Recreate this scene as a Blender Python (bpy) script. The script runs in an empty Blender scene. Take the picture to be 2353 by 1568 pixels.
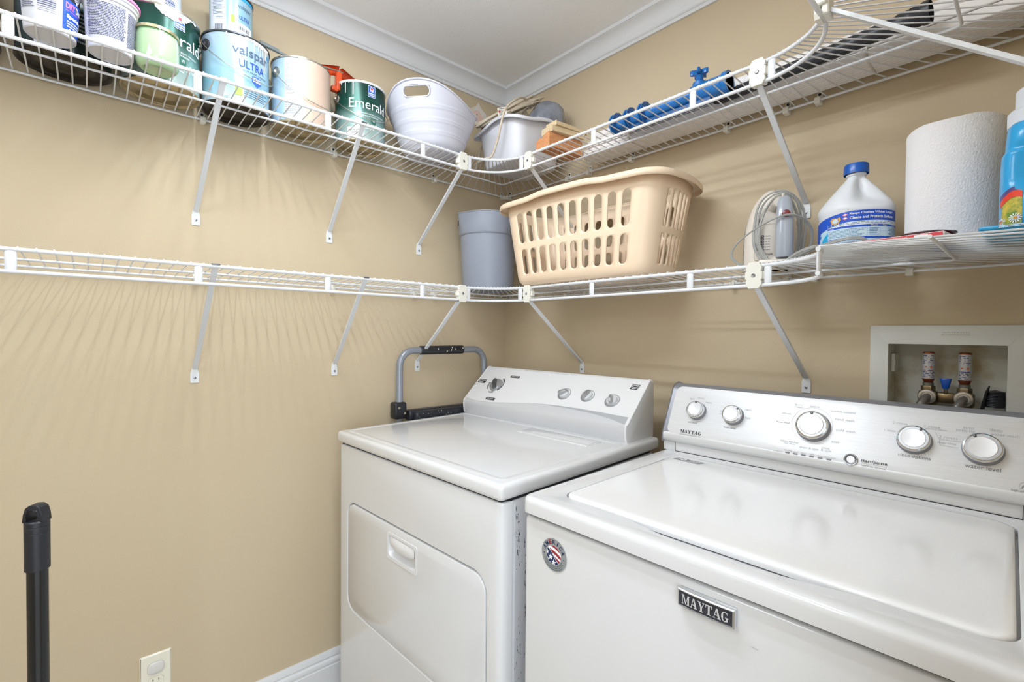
import bpy, bmesh, math, random
from math import sin, cos, pi, radians
from mathutils import Vector, Matrix
from mathutils.geometry import tessellate_polygon

random.seed(7)
SC = bpy.context.scene
COL = SC.collection

# ------------------------------------------------------------------ camera
EYE = 1.24
cam_d = bpy.data.cameras.new('camera')
cam = bpy.data.objects.new('camera', cam_d)
COL.objects.link(cam)
cam_d.sensor_width = 36.0
cam_d.lens = 1090.68 / 2353 * 36
cam_d.clip_start = 0.02
yaw, pitch, roll = 0.842, -0.0181, 0.0084
fw = Vector((-sin(yaw), cos(yaw), 0)); rt = Vector((cos(yaw), sin(yaw), 0)); up = Vector((0, 0, 1))
f2 = fw * cos(pitch) + up * sin(pitch); u2 = up * cos(pitch) - fw * sin(pitch)
r3 = rt * cos(roll) + u2 * sin(roll); u3 = u2 * cos(roll) - rt * sin(roll)
cam.matrix_world = Matrix(((r3.x, u3.x, -f2.x, 1.6027), (r3.y, u3.y, -f2.y, -1.3894), (r3.z, u3.z, -f2.z, EYE), (0, 0, 0, 1)))
SC.camera = cam

# ------------------------------------------------------------------ world, lights, exposure
w = bpy.data.worlds.new('ambient_fill'); SC.world = w; w.use_nodes = True  # even ambient fill added around the room, enters by the doorway
w.node_tree.nodes['Background'].inputs[0].default_value = (0.86, 0.93, 1.0, 1)
w.node_tree.nodes['Background'].inputs[1].default_value = 2.0
SC.view_settings.view_transform = 'Standard'
SC.view_settings.look = 'None'
SC.view_settings.exposure = -0.62
SC.view_settings.gamma = 1.0
SC.view_settings.use_curve_mapping = False

def area_light(name, loc, target, sx, sy, power, color=(1, 1, 1)):
    d = bpy.data.lights.new(name, 'AREA'); d.shape = 'RECTANGLE'; d.size = sx; d.size_y = sy
    d.energy = power; d.color = color
    o = bpy.data.objects.new(name, d); COL.objects.link(o)
    o.location = loc
    o.rotation_euler = (Vector(target) - Vector(loc)).to_track_quat('-Z', 'Y').to_euler()
    return o
# unseen fill light, added outside the open doorway beside the camera
area_light('doorway_fill', (2.35, -1.75, 1.5), (0.5, -0.8, 1.1), 1.0, 1.7, 30, (0.85, 0.925, 1.0))
# soft fill added near the ceiling behind the camera to brighten the right
area_light('soft_fill', (1.00, -2.02, 2.12), (0.9, -0.2, 1.0), 0.55, 0.45, 10, (0.86, 0.93, 1.0))
# the two fluorescent tubes of the ceiling fixture in the middle of the room (the tubes themselves glow)
TUBE_GLOW = 36.0
for yy in (-1.165, -1.015):
    area_light('ceiling_tube_light', (0.80, yy, 2.205), (0.80, yy, 0.0), 0.92, 0.022, 6.2, (0.85, 0.925, 1.0)).rotation_euler = (0, 0, 0)

# ------------------------------------------------------------------ materials
def lin(c):
    c = c / 255.0
    return c / 12.92 if c <= 0.04045 else ((c + 0.055) / 1.055) ** 2.4
def rgb(h):
    h = h.lstrip('#')
    return tuple(lin(int(h[i:i + 2], 16)) for i in (0, 2, 4)) + (1.0,)
MATS = {}
def mat(name, hexc, rough=0.5, metal=0.0, coat=0.0, bump=None, var=None, trans=0.0, alpha=1.0, ior=1.45, sss=0.0, spec=0.5):
    if name in MATS: return MATS[name]
    m = bpy.data.materials.new(name); m.use_nodes = True
    nt = m.node_tree; b = nt.nodes['Principled BSDF']
    b.inputs['Base Color'].default_value = rgb(hexc)
    b.inputs['Roughness'].default_value = rough
    b.inputs['Metallic'].default_value = metal
    b.inputs['Coat Weight'].default_value = coat
    b.inputs['Coat Roughness'].default_value = 0.06
    b.inputs['Transmission Weight'].default_value = trans
    b.inputs['Alpha'].default_value = alpha
    b.inputs['IOR'].default_value = ior
    b.inputs['Specular IOR Level'].default_value = spec
    if sss:
        b.inputs['Subsurface Weight'].default_value = sss
        b.inputs['Subsurface Radius'].default_value = (0.02, 0.02, 0.02)
    tc = nt.nodes.new('ShaderNodeTexCoord')
    if bump:
        sc, st, dist = bump[:3]
        n = nt.nodes.new('ShaderNodeTexNoise'); n.inputs['Scale'].default_value = sc
        n.inputs['Detail'].default_value = 3; n.inputs['Roughness'].default_value = 0.55
        if len(bump) > 3:
            mp = nt.nodes.new('ShaderNodeMapping'); mp.inputs['Scale'].default_value = bump[3]
            nt.links.new(tc.outputs['Object'], mp.inputs['Vector']); nt.links.new(mp.outputs[0], n.inputs['Vector'])
        else:
            nt.links.new(tc.outputs['Object'], n.inputs['Vector'])
        bp = nt.nodes.new('ShaderNodeBump'); bp.inputs['Strength'].default_value = st; bp.inputs['Distance'].default_value = dist
        nt.links.new(n.outputs['Fac'], bp.inputs['Height']); nt.links.new(bp.outputs[0], b.inputs['Normal'])
    if var:
        sc, h2, lo, hi = var[:4]
        n = nt.nodes.new('ShaderNodeTexNoise'); n.inputs['Scale'].default_value = sc
        n.inputs['Detail'].default_value = 5; n.inputs['Roughness'].default_value = 0.6
        if len(var) > 4:
            mp = nt.nodes.new('ShaderNodeMapping'); mp.inputs['Scale'].default_value = var[4]
            nt.links.new(tc.outputs['Object'], mp.inputs['Vector']); nt.links.new(mp.outputs[0], n.inputs['Vector'])
        else:
            nt.links.new(tc.outputs['Object'], n.inputs['Vector'])
        r = nt.nodes.new('ShaderNodeValToRGB')
        r.color_ramp.elements[0].position = lo; r.color_ramp.elements[0].color = rgb(hexc)
        r.color_ramp.elements[1].position = hi; r.color_ramp.elements[1].color = rgb(h2)
        nt.links.new(n.outputs['Fac'], r.inputs['Fac']); nt.links.new(r.outputs['Color'], b.inputs['Base Color'])
    MATS[name] = m
    return m

M_WALL = mat('beige_wall_paint', '#CBB99C', 0.75, bump=(210, 0.28, 0.0016), var=(2.2, '#CCBC9F', 0.35, 0.7), spec=0.3)
M_CEIL = mat('ceiling_texture', '#FAFAFB', 0.85, bump=(140, 0.4, 0.002), spec=0.2)
M_TRIM = mat('white_trim_paint', '#E2E3E5', 0.4)
M_FLOOR = mat('floor_tile', '#D4CFC6', 0.4, var=(4, '#C6C0B6', 0.3, 0.7))
M_WIRE = mat('white_vinyl_coating', '#E2E4E8', 0.35, coat=0.2)
M_CLIP = mat('ivory_plastic', '#E6E4DA', 0.45)
M_SCREW = mat('screw_steel', '#8F9296', 0.3, 0.9)
M_DARK = mat('dark_recess', '#26262A', 0.7)
M_ENAMEL = mat('white_enamel', '#DDDDDE', 0.22, coat=0.5, spec=0.5)
M_ENAMEL2 = mat('white_enamel_side', '#E9E9EA', 0.3, coat=0.2)
M_WPLAS = mat('white_console_plastic', '#E6E6E7', 0.32, coat=0.15)
M_SILV = mat('silver_band', '#B4B6B9', 0.38, 0.15)
M_SILV2 = mat('silver_band_light', '#D2D3D6', 0.34, 0.15)
M_BRUSH = mat('brushed_silver', '#E8E9EB', 0.38, 0.22, bump=(90, 0.12, 0.0006, (1.2, 60, 60)), var=(30, '#DCDDE0', 0.35, 0.75, (0.6, 30, 30)))
M_GREYP = mat('console_grey', '#8E8F95', 0.4, 0.3)
M_CHROME = mat('chrome', '#D8DADC', 0.14, 1.0)
M_KNOBG = mat('knob_silver', '#B3B4B6', 0.3, 0.6)
M_KNOBD = mat('knob_dark_grey', '#5E5F61', 0.3, 0.5)
M_KNOBF = mat('knob_face', '#E4E4E6', 0.3, 0.35)
M_INK = mat('black_ink', '#2A2B2E', 0.6)
M_INKG = mat('grey_ink', '#97999C', 0.6)
M_INKL = mat('pale_grey_ink', '#B9BABD', 0.6)
M_INKW = mat('white_ink', '#F4F5F6', 0.5)
M_NAVY = mat('navy_ink', '#2C3E7E', 0.55)

# ------------------------------------------------------------------ mesh helpers
class G:
    def __init__(s): s.v = []; s.f = []
    def add(s, vs, fs):
        o = len(s.v); s.v += [tuple(p) for p in vs]; s.f += [tuple(i + o for i in f) for f in fs]; return s
    def box(s, x0, x1, y0, y1, z0, z1):
        vs = [(x, y, z) for z in (z0, z1) for y in (y0, y1) for x in (x0, x1)]
        return s.add(vs, [(0, 2, 3, 1), (4, 5, 7, 6), (0, 1, 5, 4), (2, 6, 7, 3), (0, 4, 6, 2), (1, 3, 7, 5)])
    def rbox(s, x0, x1, y0, y1, z0, z1, r, seg=2, M=None):
        bm = bmesh.new(); bmesh.ops.create_cube(bm, size=1)
        for v in bm.verts:
            v.co = Vector(((x0 + x1) / 2 + v.co.x * (x1 - x0), (y0 + y1) / 2 + v.co.y * (y1 - y0), (z0 + z1) / 2 + v.co.z * (z1 - z0)))
        bmesh.ops.bevel(bm, geom=bm.edges[:], offset=r, segments=seg, profile=0.5, affect='EDGES')
        if M is not None: bm.transform(M)
        bm.verts.index_update()
        s.add([v.co[:] for v in bm.verts], [tuple(v.index for v in f.verts) for f in bm.faces]); bm.free(); return s
    def tube(s, pts, r, n=8, closed=False, flat=1.0, upv=None):
        P = [Vector(p) for p in pts]; m = len(P); rings = []
        prev = None
        for i, p in enumerate(P):
            a = P[i - 1] if (i or closed) else P[i]
            b = P[(i + 1) % m] if (i < m - 1 or closed) else P[i]
            t = (b - a); t = t.normalized() if t.length > 1e-9 else Vector((0, 0, 1))
            if upv is not None: ref = Vector(upv)
            elif prev is None: ref = Vector((0, 0, 1)) if abs(t.z) < 0.9 else Vector((1, 0, 0))
            else: ref = prev
            x = ref - t * ref.dot(t)
            if x.length < 1e-6: x = t.orthogonal()
            x.normalize(); y = t.cross(x); prev = x
            rr = r[i] if isinstance(r, (list, tuple)) else r
            rings.append([p + x * (cos(2 * pi * k / n) * rr) + y * (sin(2 * pi * k / n) * rr * flat) for k in range(n)])
        vs = [q for R in rings for q in R]; fs = []
        for i in range(m if closed else m - 1):
            for k in range(n):
                a = i * n + k; b = i * n + (k + 1) % n; c = ((i + 1) % m) * n + (k + 1) % n; d = ((i + 1) % m) * n + k
                fs.append((a, b, c, d))
        if not closed:
            fs.append(tuple(range(n - 1, -1, -1))); fs.append(tuple((m - 1) * n + k for k in range(n)))
        return s.add(vs, fs)
    def lathe(s, prof, n=32, c=(0, 0), fn=None, caps=True):
        vs = []; fs = []
        for (r, z) in prof:
            for k in range(n):
                a = 2 * pi * k / n; p = (c[0] + r * cos(a), c[1] + r * sin(a), z)
                vs.append(fn(p, a) if fn else p)
        m = len(prof)
        for i in range(m - 1):
            for k in range(n):
                fs.append((i * n + k, i * n + (k + 1) % n, (i + 1) * n + (k + 1) % n, (i + 1) * n + k))
        if caps:
            fs.append(tuple(range(n - 1, -1, -1))); fs.append(tuple((m - 1) * n + k for k in range(n)))
        return s.add(vs, fs)
    def prism(s, out, w0, w1, f=None, holes=(), back=True):
        """2D outline (ccw) with holes, extruded from w0 to w1, mapped by f(u,v,w)."""
        f = f or (lambda u, v, w: (u, v, w))
        loops = [list(out)] + [list(h) for h in holes]
        flat = [p for L in loops for p in L]
        tris = tessellate_polygon([[Vector((p[0], p[1], 0)) for p in L] for L in loops])
        n = len(flat); vs = [f(p[0], p[1], w1) for p in flat]; fs = []
        for t in tris:
            a, b, c = (flat[i] for i in t)
            cr = (b[0] - a[0]) * (c[1] - a[1]) - (b[1] - a[1]) * (c[0] - a[0])
            if abs(cr) < 1e-14: continue
            fs.append(tuple(t) if cr > 0 else tuple(reversed(t)))
        if w0 is not None:
            vs += [f(p[0], p[1], w0) for p in flat]
            if back: fs += [tuple(n + i for i in reversed(t)) for t in list(fs)]
            o = 0
            for L in loops:
                k = len(L)
                for i in range(k):
                    a = o + i; b = o + (i + 1) % k
                    fs.append((a, n + a, n + b, b))
                o += k
        return s.add(vs, fs)
    def grid(s, rows, closed=False):
        n = len(rows[0]); fs = []
        for i in range(len(rows) - 1):
            for k in range(n if closed else n - 1):
                fs.append((i * n + k, i * n + (k + 1) % n, (i + 1) * n + (k + 1) % n, (i + 1) * n + k))
        return s.add([p for R in rows for p in R], fs)
    def xf(s, M):
        s.v = [tuple(M @ Vector(p)) for p in s.v]; return s
    def mesh(s, name, m, ang=32, bevel=0, seg=2, weld=True):
        me = bpy.data.meshes.new(name); me.from_pydata(s.v, [], s.f)
        bm = bmesh.new(); bm.from_mesh(me)
        if weld: bmesh.ops.remove_doubles(bm, verts=bm.verts, dist=1e-6)
        if bevel:
            es = [e for e in bm.edges if len(e.link_faces) == 2 and e.calc_face_angle(0) > radians(28)]
            bmesh.ops.bevel(bm, geom=es, offset=bevel, segments=seg, profile=0.5, affect='EDGES', clamp_overlap=True)
        bmesh.ops.recalc_face_normals(bm, faces=bm.faces)
        bm.to_mesh(me); bm.free()
        me.polygons.foreach_set('use_smooth', [True] * len(me.polygons))
        if ang < 180: me.set_sharp_from_angle(angle=radians(ang))
        if m: me.materials.append(m)
        return me
    def build(s, name, m, parent=None, **k):
        o = bpy.data.objects.new(name, s.mesh(name, m, **k)); COL.objects.link(o)
        if parent: o.parent = parent
        return o

def thing(name, label, cat, loc=(0, 0, 0), rz=0.0, group=None):
    o = bpy.data.objects.new(name, None); COL.objects.link(o)
    o.empty_display_size = 0.03
    o.location = loc; o.rotation_euler = (0, 0, rz); o['label'] = label; o['category'] = cat
    if group: o['group'] = group
    return o
def tag(o, label, cat, group=None):
    o['label'] = label; o['category'] = cat
    if group: o['group'] = group
    return o
def struct(o): o['kind'] = 'structure'; return o
def inst(o, parent, loc=None, rz=None):
    c = o.copy(); COL.objects.link(c); c.parent = parent
    if loc is not None: c.location = loc
    if rz is not None: c.rotation_euler = (0, 0, rz)
    return c
def copy_tree(o, parent=None):
    c = o.copy(); COL.objects.link(c); c.parent = parent
    for ch in list(o.children): copy_tree(ch, c)
    return c

def rrect(x0, x1, y0, y1, r, n=6):
    P = []
    for cx, cy, a0 in ((x1 - r, y0 + r, -90), (x1 - r, y1 - r, 0), (x0 + r, y1 - r, 90), (x0 + r, y0 + r, 180)):
        for k in range(n + 1):
            a = radians(a0 + 90 * k / n); P.append((cx + r * cos(a), cy + r * sin(a)))
    return P
def circ(cx, cy, r, n=32, ry=None):
    return [(cx + r * cos(2 * pi * k / n), cy + (ry or r) * sin(2 * pi * k / n)) for k in range(n)]

# ---- lettering: the built-in font turned into flat mesh, then bent onto its surface
_TX = {}
def glyphs(sx, bold=0.0):
    key = (sx, bold)
    if key not in _TX:
        c = bpy.data.curves.new('t', 'FONT'); c.body = sx; c.size = 1; c.offset = bold; c.resolution_u = 3
        c.fill_mode = 'FRONT'; c.space_line = 0.9
        o = bpy.data.objects.new('t', c); COL.objects.link(o)
        dg = bpy.context.evaluated_depsgraph_get(); dg.update()
        me = bpy.data.meshes.new_from_object(o.evaluated_get(dg))
        vs = [(v.co.x, v.co.y) for v in me.vertices]; fs = [tuple(p.vertices) for p in me.polygons]
        bpy.data.objects.remove(o); bpy.data.curves.remove(c); bpy.data.meshes.remove(me)
        x0 = min(v[0] for v in vs); x1 = max(v[0] for v in vs); y0 = min(v[1] for v in vs); y1 = max(v[1] for v in vs)
        _TX[key] = ([(a - (x0 + x1) / 2, b - (y0 + y1) / 2) for a, b in vs], fs, x1 - x0, y1 - y0)
    return _TX[key]
def bend(g, P, f, w=0.0, step=0.004):
    """flat polygon sliced into narrow strips so that it follows a curved surface"""
    bm = bmesh.new(); bm.faces.new([bm.verts.new((a, b, 0)) for a, b in P])
    x0 = min(a for a, b in P); x1 = max(a for a, b in P); x = x0 + step
    while x < x1 - 1e-5:
        bmesh.ops.bisect_plane(bm, geom=bm.verts[:] + bm.edges[:] + bm.faces[:], plane_co=(x, 0, 0), plane_no=(1, 0, 0)); x += step
    bmesh.ops.triangulate(bm, faces=bm.faces[:]); bm.verts.index_update()
    g.add([f(v.co.x, v.co.y, w) for v in bm.verts], [tuple(v.index for v in q.verts) for q in bm.faces]); bm.free()
def text(g, sx, f, cx, cy, width, h=None, bold=0.0, slant=0.0, wofs=0.0):
    """add text to G g; centre (cx,cy), fitted to width (and height h if given), mapped by f(u,v,w)"""
    vs, fs, W, H = glyphs(sx, bold)
    k = width / W; ky = (h / H) if h else k
    g.add([f(cx + a * k + slant * b * ky, cy + b * ky, wofs) for a, b in vs], fs)
def quad(g, f, x0, x1, y0, y1, w=0.0, n=1):
    rows = [[f(x0 + (x1 - x0) * i / n, y, w) for i in range(n + 1)] for y in (y0, y1)]
    g.grid(rows)
def fineprint(g, f, x0, x1, y0, y1, rows, seed=1, th=0.5, ragged=0.25, word=(0.02, 0.07)):
    rnd = random.Random(seed); W = x1 - x0; dy = (y1 - y0) / rows
    for r in range(rows):
        y = y1 - (r + 0.5) * dy; x = x0; xe = x1 - W * ragged * rnd.random()
        while x < xe:
            l = min(W * rnd.uniform(*word), xe - x)
            if l > W * 0.006: quad(g, f, x, x + l, y - dy * th / 2, y + dy * th / 2)
            x += l + W * 0.012
def plane_map(o, ex, ey):
    o = Vector(o); ex = Vector(ex).normalized(); ey = Vector(ey).normalized(); n = ex.cross(ey)
    return lambda u, v, w=0.0: tuple(o + ex * u + ey * v + n * w)
def cyl_map(r, a0, z0=0.0, taper=0.0):
    # u runs counter-clockwise seen from above = left to right for a viewer outside
    def f(u, v, w=0.0):
        a = a0 + u / r; rr = r + w + taper * v
        return (rr * cos(a), rr * sin(a), z0 + v)
    return f
# heavy serif capitals for the maker's badge
def serif_text(g, word, f, cx, cy, width, h, w=0.0):
    R = lambda a, b, c, d: [(a, b), (c, b), (c, d), (a, d)]
    def ring(a0, a1, n=12):
        out = []
        for i in range(n):
            t0 = radians(a0 + (a1 - a0) * i / n); t1 = radians(a0 + (a1 - a0) * (i + 1) / n)
            th = lambda t: 0.26 if cos(t) < 0 else 0.26 - 0.14 * cos(t)
            pt = lambda t, k: (0.47 + (0.47 - k * th(t) * abs(cos(t)) - k * 0.0) * cos(t), 0.5 + (0.52 - k * 0.10) * sin(t))
            out.append([pt(t0, 1), pt(t0, 0), pt(t1, 0), pt(t1, 1)])
        return out
    L = {
        'M': (1.22, [R(.10, 0, .18, .98), R(.0, 0, .30, .07), R(.0, .93, .2, 1), [(.10, 1), (.36, 1), (.70, .02), (.56, .02)], [(.58, .02), (.68, .16), (1.0, 1), (.92, 1)], R(.88, 0, 1.12, 1), R(.76, 0, 1.22, .07), R(.92, .93, 1.22, 1)]),
        'A': (1.06, [[(.12, .04), (.20, .04), (.54, 1), (.44, 1)], [(.42, 1), (.64, 1), (1.0, .04), (.72, .04)], R(0, 0, .34, .07), R(.60, 0, 1.08, .07), R(.24, .3, .80, .38)]),
        'Y': (1.04, [[(.08, .96), (.36, .96), (.66, .42), (.42, .42)], [(.86, .96), (.94, .96), (.64, .42), (.54, .42)], R(.40, .04, .65, .46), R(0, .93, .44, 1), R(.70, .93, 1.06, 1), R(.28, 0, .78, .07)]),
        'T': (.98, [R(.37, .04, .62, .96), R(.03, .91, .96, 1), [(.03, .68), (.09, .68), (.16, .92), (.03, .92)], [(.90, .68), (.96, .68), (.96, .92), (.83, .92)], R(.24, 0, .75, .07)]),
        'G': (1.02, ring(48, 318) + [R(.62, .04, .86, .42), R(.50, .38, .98, .45), [(.74, .70), (.80, .70), (.84, .96), (.78, .9)]]),
    }
    tot = sum(L[c][0] + 0.06 for c in word) - 0.06; k = width / tot; x = cx - width / 2
    for c in word:
        adv, polys = L[c]
        for p in polys:
            g.add([f(x + a * k, cy + (b - 0.5) * h, w) for a, b in p], [tuple(range(len(p)))])
        x += (adv + 0.06) * k

# ------------------------------------------------------------------ room shell
XR = 1.64; YF = -2.35; CZ = 2.295; T = 0.11
g = G(); g.box(-T, 0, YF - T, T, 0, CZ); struct(g.build('wall_left', M_WALL))
g = G(); pf = lambda u, v, w: (u, w, v)
hole = [(1.362, 1.03), (1.556, 1.03), (1.556, 1.222), (1.362, 1.222)]
g.prism([(0, 0), (XR + T, 0), (XR + T, CZ), (0, CZ)], T, 0.0, pf, [hole]); struct(g.build('wall_back', M_WALL, ang=20))
DY0, DY1, DH = -1.02, -1.95, 2.04
g = G(); g.box(XR, XR + T, DY0, 0, 0, CZ); g.box(XR, XR + T, YF, DY1, 0, CZ); g.box(XR, XR + T, DY1, DY0, DH, CZ)
struct(g.build('wall_right', M_WALL, weld=False))
g = G(); g.box(0, XR + T, YF - T, YF, 0, CZ); struct(g.build('wall_front', M_WALL))
g = G(); g.box(-T, XR + 1.1, YF - T, T, -0.05, 0); struct(g.build('floor', M_FLOOR))
g = G(); g.box(-T, XR + T, YF - T, T, CZ, CZ + 0.05); struct(g.build('ceiling', M_CEIL))
# door casing of the opening beside the camera
g = G()
for y in (DY0 + 0.03, DY1 - 0.03): g.box(XR - 0.0, XR + T + 0.012, y - 0.03, y + 0.03, 0, DH + 0.06) if y < -1.5 else None
struct(g.build('trim_5', M_TRIM))
# crown: (distance from wall, height over the crown's foot)
H0 = CZ - 0.0735
cr = [(0, 0), (.0075, 0), (.0075, .0105), (.0105, .0115), (.0125, .0135), (.0125, .0165), (.0105, .0185), (.0115, .0215), (.0125, .028), (.0150, .0365), (.0190, .0445), (.0245, .0510), (.0310, .0560), (.0375, .0590), (.0415, .0600), (.0430, .0612), (.0470, .0618), (.0470, .0735), (0, .0735)]
def run(name, m, prof, z0, path_fn, a0, a1, mi0, mi1):
    g = G()
    rows = []
    for a, mi in ((a0, mi0), (a1, mi1)):
        rows.append([path_fn(a + mi * d, d, z0 + h) for d, h in prof])
    n = len(prof)
    g.add(rows[0] + rows[1], [(i, (i + 1) % n, n + (i + 1) % n, n + i) for i in range(n)] + [tuple(range(n)), tuple(range(2 * n - 1, n - 1, -1))])
    return struct(g.build(name, m, ang=24))
run('trim_1', M_TRIM, cr, H0, lambda a, d, z: (d, a, z), YF, 0.0, 1, -1)
run('trim_2', M_TRIM, cr, H0, lambda a, d, z: (a, -d, z), 0.0, XR, 1, -1)
run('trim_3', M_TRIM, cr, H0, lambda a, d, z: (XR - d, a, z), YF, 0.0, 1, -1)
run('trim_4', M_TRIM, cr, H0, lambda a, d, z: (a, YF + d, z), 0.0, XR, 1, -1)
bb = [(0, 0), (.015, 0), (.015, .104), (.0125, .106), (.0125, .1085), (.0145, .113), (.0145, .119), (.0125, .124), (.0085, .1265), (.0075, .1300), (.0085, .1325), (.0100, .1340), (.0085, .1480), (.0060, .153), (0, .153)]
run('baseboard_left', M_TRIM, bb, 0, lambda a, d, z: (d, a, z), YF, 0.0, 0, 0)
run('baseboard_back', M_TRIM, bb, 0, lambda a, d, z: (a, -d, z), 0.016, XR, 0, 0)
run('baseboard_front', M_TRIM, bb, 0, lambda a, d, z: (a, YF + d, z), 0.016, XR - 0.02, 0, 0)

# ------------------------------------------------------------------ wire shelves
UZ, LZ = 1.838, 1.392           # centre height of the two front rails
DR = 0.0428                     # drop of the lip rail
SP = 0.0254
RR = 0.0042                     # front rail radius
_dw = {}
def deck_wire(D):
    if D not in _dw:
        g = G(); g.tube([(0, D + 0.0035, -0.001), (0, D + 0.001, 0.0048), (0, D - 0.006, 0.0056), (0, D * 0.5, 0.0007), (0, 0.014, -0.0025)], 0.00165, 6)
        _dw[D] = g.mesh('deck_wire', M_WIRE, ang=60)
    return _dw[D]
def clip_mesh():
    g = G(); g.rbox(-.007, .007, 0, .0035, -.006, .020, .0012, 1); g.rbox(-.007, .007, .002, .0235, -.0155, -.010, .0022, 2); g.rbox(-.007, .007, .0195, .0245, -.0155, .001, .0022, 2); g.rbox(-.007, .007, 0.0, .0075, -.0155, .004, .0022, 2)
    s_ = G(); s_.lathe([(0.0034, 0), (0.0034, .0015), (0.0012, .0022)], 10).xf(Matrix.Translation((0, .0035, .013)) @ Matrix.Rotation(-pi / 2, 4, 'X'))
    return g.mesh('wall_clip', M_CLIP), s_.mesh('screw', M_DARK)
CLIP_ME = clip_mesh()
def add_clip(root, loc, rz=0):
    a = bpy.data.objects.new('wall_clip', CLIP_ME[0]); COL.objects.link(a); a.parent = root; a.location = loc; a.rotation_euler = (0, 0, rz)
    b = bpy.data.objects.new('screw', CLIP_ME[1]); COL.objects.link(b); b.parent = a
def post(root, x, y, rz=0):
    g = G(); g.tube([(0, 0, -DR + .001), (0, 0, -DR + .006), (0, 0, -.006), (0, 0, -.001)], [.006, .0085, .0085, .006], 12, flat=0.42, upv=(1, 0, 0))
    o = g.build('lip_post', M_WIRE, root, ang=50); o.location = (x, y, 0); o.rotation_euler = (0, 0, rz); return o
def straight_shelf(label, loc, rz, L, D, posts, clips, phase=0.0):
    t = thing('wire_shelf', label, 'shelf', loc, rz)
    for nm, y, z, r in (('front_rail', D, 0, RR), ('lip_rail', D, -DR, 0.0040), ('middle_rail', D * .5, -.0045, .0030), ('back_rail', .017, -.0075, .0031)):
        G().tube([(0, y, z), (L, y, z)], r, 12).build(nm, M_WIRE, t, ang=50)
    me = deck_wire(D); x = phase
    while x < L - 0.004:
        if x > 0.004:
            o = bpy.data.objects.new('deck_wire', me); COL.objects.link(o); o.parent = t; o.location = (x, 0, 0)
        x += SP
    for p in posts: post(t, p, D)
    for c in clips: add_clip(t, (c, 0, -.002))
    return t
def corner_shelf(label, loc, rz, Dx, Dy, xe, ye, n, posts, clips, capx=False):
    """interior x>0, y<0 ; front rail at x=Dx for y<-ye side and y=-Dy for x>xe side"""
    t = thing('corner_wire_shelf', label, 'shelf', loc, rz)
    rx, ry = xe - Dx, ye - Dy
    arc = [(xe - rx * sin(a), -ye + ry * cos(a)) for a in [pi / 2 * (1 - k / 28) for k in range(29)]]   # from (Dx,-ye) to (xe,-Dy)
    def railpts(z): return [(p[0], p[1], z) for p in arc]
    for nm, z, r in (('front_rail', 0, RR), ('lip_rail', -DR, .0040)):
        P = railpts(z)
        if capx:      # free end: the rail turns inwards and is closed with a vinyl cap
            e = P[-1]; 
        G().tube(P, r, 12, upv=(0, 0, 1)).build(nm, M_WIRE, t, ang=50)
    mx, my = Dx * .5, Dy * .5
    G().tube([(mx, -ye, -.0045), (mx, -my - .008, -.0045), (mx + .003, -my - .003, -.0045), (mx + .008, -my, -.0045), (xe + (.03 if capx else 0), -my, -.0045)], .0030, 10, upv=(0, 0, 1)).build('middle_rail', M_WIRE, t, ang=50)
    G().tube([(.017, -ye, -.0075), (.017, -.021, -.0075), (.021, -.017, -.0075), (xe, -.017, -.0075)], .0031, 10, upv=(0, 0, 1)).build('back_rail', M_WIRE, t, ang=50)
    def onL(o_, s):   # path along walls at offset o_, s 0..1
        a, b = ye - o_, xe - o_; d = s * (a + b)
        return (o_, -(ye - d)) if d < a else (o_ + d - a, -o_)
    for i in range(n):
        s = (i + .5) / n
        k = s * 28; j = min(int(k), 27); fr = k - j
        px = arc[j][0] * (1 - fr) + arc[j + 1][0] * fr; py = arc[j][1] * (1 - fr) + arc[j + 1][1] * fr
        # outward direction of the lip
        tx, ty = arc[j + 1][0] - arc[j][0], arc[j + 1][1] - arc[j][1]; L = math.hypot(tx, ty); nx, ny = ty / L, -tx / L
        m_ = onL((mx + my) / 2, s); b_ = onL(.014, s)
        G().tube([(px + nx * .0035, py + ny * .0035, -.001), (px, py, .0052), (m_[0], m_[1], .0007), (b_[0], b_[1], -.0025)], .00165, 6).build('deck_wire', M_WIRE, t, ang=60)
    for s in posts:
        k = s * 28; j = min(int(k), 27)
        tx, ty = arc[j + 1][0] - arc[j][0], arc[j + 1][1] - arc[j][1]
        post(t, arc[j][0], arc[j][1], math.atan2(ty, tx))
    for c in clips: add_clip(t, c[:3], c[3])
    return t
YE = 0.4418; XE = 0.4418; D0 = 0.2812; X2 = 1.172
def back_clip(x): return 1.172 - x
ph_l = ((-YE) - (-1.4902)) % SP
for z, nm in ((UZ, 'upper'), (LZ, 'lower')):
    cl = [0.331, .704] if z == UZ else [0.03, .337, .72]
    straight_shelf({'upper': 'long white wire shelf on the left wall carrying the paint cans',
                    'lower': 'long empty white wire shelf on the left wall below the paint cans'}[nm],
                   (0, -YE, z), -pi / 2, 1.42, D0, [-YE + 0.4418 + q for q in (.152, .452, .754, 1.058)], cl, ph_l)
    corner_shelf({'upper': 'upper curved corner wire shelf under the white bin at the wall corner',
                  'lower': 'lower curved corner wire shelf under the grey bucket at the wall corner'}[nm],
                 (0, 0, z), 0, D0, D0, XE, YE, 22, (.13, .87),
                 [(0, -.382, -.002, -pi / 2), (0, -.03, -.002, -pi / 2), (.03, 0, -.002, pi), (.375, 0, -.002, pi)])
    cb = [.477, .661, .983, 1.14] if z == UZ else [.47, .671, 1.009, 1.149]
    straight_shelf({'upper': 'upper straight wire shelf on the back wall holding the blue plastic pipe and blinds',
                    'lower': 'lower straight wire shelf on the back wall holding the tan laundry basket'}[nm],
                   (X2, 0, z), pi, X2 - XE, D0, [X2 - q for q in (.712, 1.019)], [X2 - c for c in cb], .012)
DX = XR - 1.335
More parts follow.
